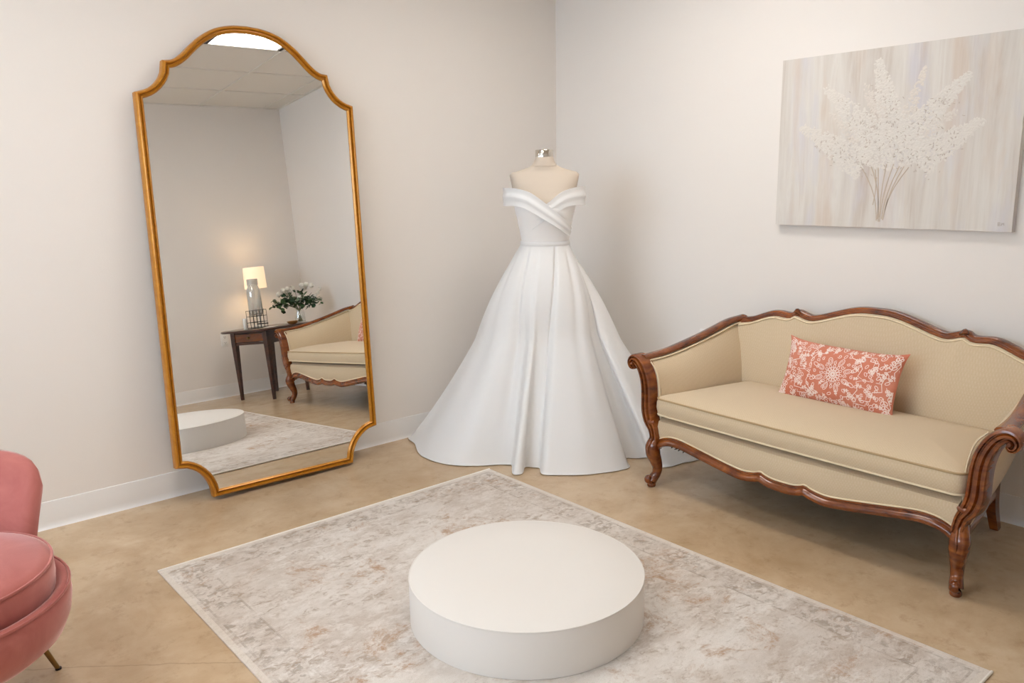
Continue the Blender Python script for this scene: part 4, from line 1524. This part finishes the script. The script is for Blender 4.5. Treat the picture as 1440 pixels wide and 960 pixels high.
# lamp at the back of the table
def lamp():
    p = Vector((-0.555, -3.775, ZT))
    o = thing('table_lamp', 'lit table lamp with cream drum shade behind the glass dispenser', 'lamp', p)
    lathe('lamp_base', [(.055, 0), (.055, .010), (.045, .016), (.016, .03), (.014, .08), (.032, .14), (.040, .20), (.030, .27), (.012, .31), (.009, .36), (.0005, .36)], 'ceramic', o, 32)
    v, f = [], []
    n = 40
    prof = [(.092, .352), (.100, .352), (.094, .548), (.090, .548)]
    rings = [[(r * math.cos(2 * PI * k / n), r * math.sin(2 * PI * k / n), z) for k in range(n)] for r, z in prof]
    rings = [rings[0], rings[1], rings[2], rings[3], rings[0]]
    v, f = loft_data(rings, cap0=False, cap1=False)
    mesh('lamp_shade', v, f, 'lamp_shade_glow', o, 40)
    lathe('bulb', [(.0005, .36), (.012, .36), (.014, .39), (.028, .43), (.026, .455), (.0005, .468)], 'bulb_glow', o, 20)


lamp()


def dispenser():
    p = on_table(0.045, -0.160)
    rz = math.atan2(TV.y, TV.x) + PI / 2
    st = thing('wire_stand', 'black wire stand holding the glass drink dispenser on the side table', 'stand', p, rz)
    # local -y looks towards the mirror side (drawer side)
    w2, h_ = .060, .160
    b_ = MB()

    def bar(a, c, r=.0022):
        b_.add(*sweep_data([a, c], circ(6, r), up=(0.13, 0.27, 0.9)))
    for sx in (-1, 1):
        for sy in (-1, 1):
            bar((sx * w2, sy * w2, 0), (sx * w2, sy * w2, h_))
        for z in (.004, .056, .108, h_):
            bar((sx * w2, -w2, z), (sx * w2, w2, z))
            bar((-w2, sx * w2, z), (w2, sx * w2, z))
        for k in (-1, 1):
            bar((k * w2 / 3, sx * w2, 0), (k * w2 / 3, sx * w2, h_))
            bar((sx * w2, k * w2 / 3, 0), (sx * w2, k * w2 / 3, h_))
    for k in (-1, 0, 1):
        bar((-w2, k * w2 * .6, .108), (w2, k * w2 * .6, .108))
    b_.build('wire_frame', 'black_paint', st, 60)
    sg = MB()
    sg.box((0, -w2 - .004, .036), (.125, .003, .010))
    sg.build('front_bar', 'black_paint', st)
    j = thing('drink_dispenser', 'clear glass drink dispenser with metal lid standing in the wire stand', 'dispenser', p + Vector((0, 0, .1115)), rz)
    lathe('jar', [(.045, 0), (.056, .008), (.060, .03), (.060, .20), (.057, .225), (.044, .255), (.042, .275), (.039, .275), (.041, .255), (.054, .224), (.057, .20), (.057, .03), (.045, .010), (.0005, .008)], 'ribbed_glass', j, 40, smooth=60)
    lathe('lid', [(.046, .270), (.046, .318), (.043, .322), (.0005, .323)], 'lid_metal', j, 36)
    sp = MB()
    sp.add(*sweep_data([(0, -.056, .035), (0, -.085, .035)], circ(8, .008), up=(0, 0, 1)))
    sp.add(*sweep_data([(0, -.082, .045), (0, -.082, .018)], circ(8, .006), up=(0, 1, 0)))
    sp.add(*sweep_data([(-.014, -.080, .052), (.014, -.080, .052)], circ(6, .003), up=(0, 0, 1)))
    sp.build('spigot', 'steel', j, 60)


dispenser()
can = thing('white_canister', 'small white cylinder standing beside the wire stand on the side table', 'canister', on_table(-.075, -.185))
lathe('canister_body', [(.016, 0), (.018, .002), (.018, .082), (.016, .085), (.0005, .085)], 'ceramic', can, 24)
lathe('canister_lid', [(.0185, .083), (.0185, .092), (.016, .095), (.0005, .095)], 'plastic_white', can, 24)
for k in range(3):
    c_ = bevel_box('card', (0, 0, 0), (.085, .055, .0012), 0, 'paper')
    c_.location = on_table(.135 + .006 * k, -.13 + .018 * k) + Vector((0, 0, .0008 + .0016 * k))
    c_.rotation_euler = (0, 0, .3 + .25 * k)
    tag(c_, ['small white card lying at the bottom of the pile by the wire stand', 'small white card in the middle of the pile by the wire stand', 'small white card on top of the pile by the wire stand'][k], 'card', 'cards on the side table')
ds = thing('wooden_dish', 'small round tan wooden dish on the front of the side table', 'dish', on_table(.225, .085))
lathe('dish_bowl', [(.022, 0), (.036, .004), (.050, .024), (.0515, .027), (.049, .028), (.034, .010), (.0005, .008)], 'pale_wood', ds, 32, smooth=60)
lathe('foot_ring', [(.024, 0), (.024, .003), (.020, .003), (.0005, .003)], 'pale_wood', ds, 24)


def bouquet():
    p = on_table(.185, .240)
    vz = thing('flower_vase', 'clear glass vase holding white flowers and eucalyptus on the side table', 'vase', p)
    lathe('vase_glass', [(.040, 0), (.047, .004), (.049, .03), (.044, .08), (.034, .115), (.038, .130), (.036, .130), (.032, .115), (.042, .08), (.046, .03), (.044, .008), (.0005, .006)], 'clear_glass', vz, 36, smooth=60)
    lathe('water', [(.0005, .0075), (.043, .009), (.045, .03), (.0425, .065), (.0005, .065)], 'clear_glass', vz, 30)
    o = thing('bouquet', 'loose bunch of white blossoms and green eucalyptus leaves in the glass vase', 'flowers', p)
    rg = random.Random(5)
    # camera side of the reflection looks from the mirror: spread along the wall direction
    ax = Vector((.92, .40, 0)).normalized()      # runs left to right in the reflection
    bx = Vector((-ax.y, ax.x, 0))
    st = MB()
    tips = []
    for k in range(22):
        a = rg.uniform(-1, 1)
        w_ = rg.uniform(-.6, .6)
        tip = ax * (a * .225) + bx * (w_ * .12) + Vector((0, 0, .225 + .10 * (1 - a * a) * rg.uniform(.5, 1) - .03 * abs(a)))
        mid = ax * (a * .03) + bx * (w_ * .02) + Vector((0, 0, .135))
        foot = ax * (-a * .02) + bx * (-w_ * .015) + Vector((0, 0, .012))
        st.add(*sweep_data(catmull([foot, mid, tip], 5), circ(5, .0018), up=(.3, .2, .9)))
        tips.append((tip, mid))
    st.build('stems', 'stem_green', o, 60)
    leafm = {}

    def leaf_mesh(mat):
        q = [(0, 0, 0), (.3, .42, .06), (.7, .45, .05), (1, 0, 0), (.7, -.45, .05), (.3, -.42, .06), (.5, 0, -.03)]
        me = bpy.data.meshes.new('leaf')
        me.from_pydata([(a, c, d) for a, c, d in q] + [(a, c, d - .03) for a, c, d in q], [], [(0, 1, 6), (1, 2, 6), (2, 3, 6), (3, 4, 6), (4, 5, 6), (5, 0, 6)] + [(8, 7, 13), (9, 8, 13), (10, 9, 13), (11, 10, 13), (12, 11, 13), (7, 12, 13)] + [(i, 7 + i, 7 + (i + 1) % 6, (i + 1) % 6) for i in range(6)])
        me.materials.append(M[mat])
        return me
    for m_ in ('leaf_dark', 'leaf_mid', 'leaf_pale'):
        leafm[m_] = leaf_mesh(m_)
    for k in range(150):
        tip, mid = rg.choice(tips)
        t = rg.uniform(.35, 1.05)
        pos = mid.lerp(tip, t) + bx * rg.uniform(-.02, .05) + Vector((rg.uniform(-.02, .02), rg.uniform(-.02, .02), rg.uniform(-.04, .01)))
        a = pos.dot(ax)
        mt = 'leaf_dark' if rg.random() < .55 else ('leaf_mid' if rg.random() < .7 else 'leaf_pale')
        if abs(a) > .19:
            mt = 'leaf_pale' if rg.random() < .6 else 'leaf_mid'
        l_ = bpy.data.objects.new('leaf', leafm[mt])
        col.objects.link(l_)
        l_.parent = o
        l_.location = pos
        s = rg.uniform(.034, .056)
        l_.scale = (s, s * .9, s)
        l_.rotation_euler = (rg.uniform(-1, 1), rg.uniform(-1.0, .8), rg.uniform(0, 2 * PI))
    # blossoms: hydrangea-like heads
    pm = bpy.data.meshes.new('blossom')
    vv, ff = [], []
    rb = random.Random(2)
    for k in range(46):
        d = Vector((rb.gauss(0, 1), rb.gauss(0, 1), rb.gauss(.3, 1))).normalized()
        s1 = d.cross(Vector((.1, .3, 1))).normalized()
        s2 = d.cross(s1)
        c = d * .026
        i0 = len(vv)
        vv += [c + d * .004] + [c + s1 * (.0115 * math.cos(q * PI / 3)) + s2 * (.0115 * math.sin(q * PI / 3)) + d * (.003 if q % 2 else -.002) for q in range(6)]
        ff += [(i0, i0 + 1 + q, i0 + 1 + (q + 1) % 6) for q in range(6)]
    pm.from_pydata([tuple(q) for q in vv], [], ff)
    pm.materials.append(M['petal'])
    spots = [(-.115, .03, .275), (-.085, .05, .305), (-.055, .02, .315), (-.070, -.03, .285), (-.025, .04, .320), (.035, .03, .335), (.065, .0, .340), (.095, .04, .325), (.055, -.04, .310), (.012, .075, .225), (.135, .02, .255), (-.075, .07, .250), (.150, -.02, .290), (.112, .05, .235)]
    for k, (a, c, z) in enumerate(spots):
        q = bpy.data.objects.new('blossom', pm)
        col.objects.link(q)
        q.parent = o
        q.location = ax * (a * 1.4) + bx * (c - .05) + Vector((0, 0, z))
        s = .55 if k > 9 else .8
        q.scale = (s, s, s)
        q.rotation_euler = (k, k * 1.7, k * 2.3)


bouquet()
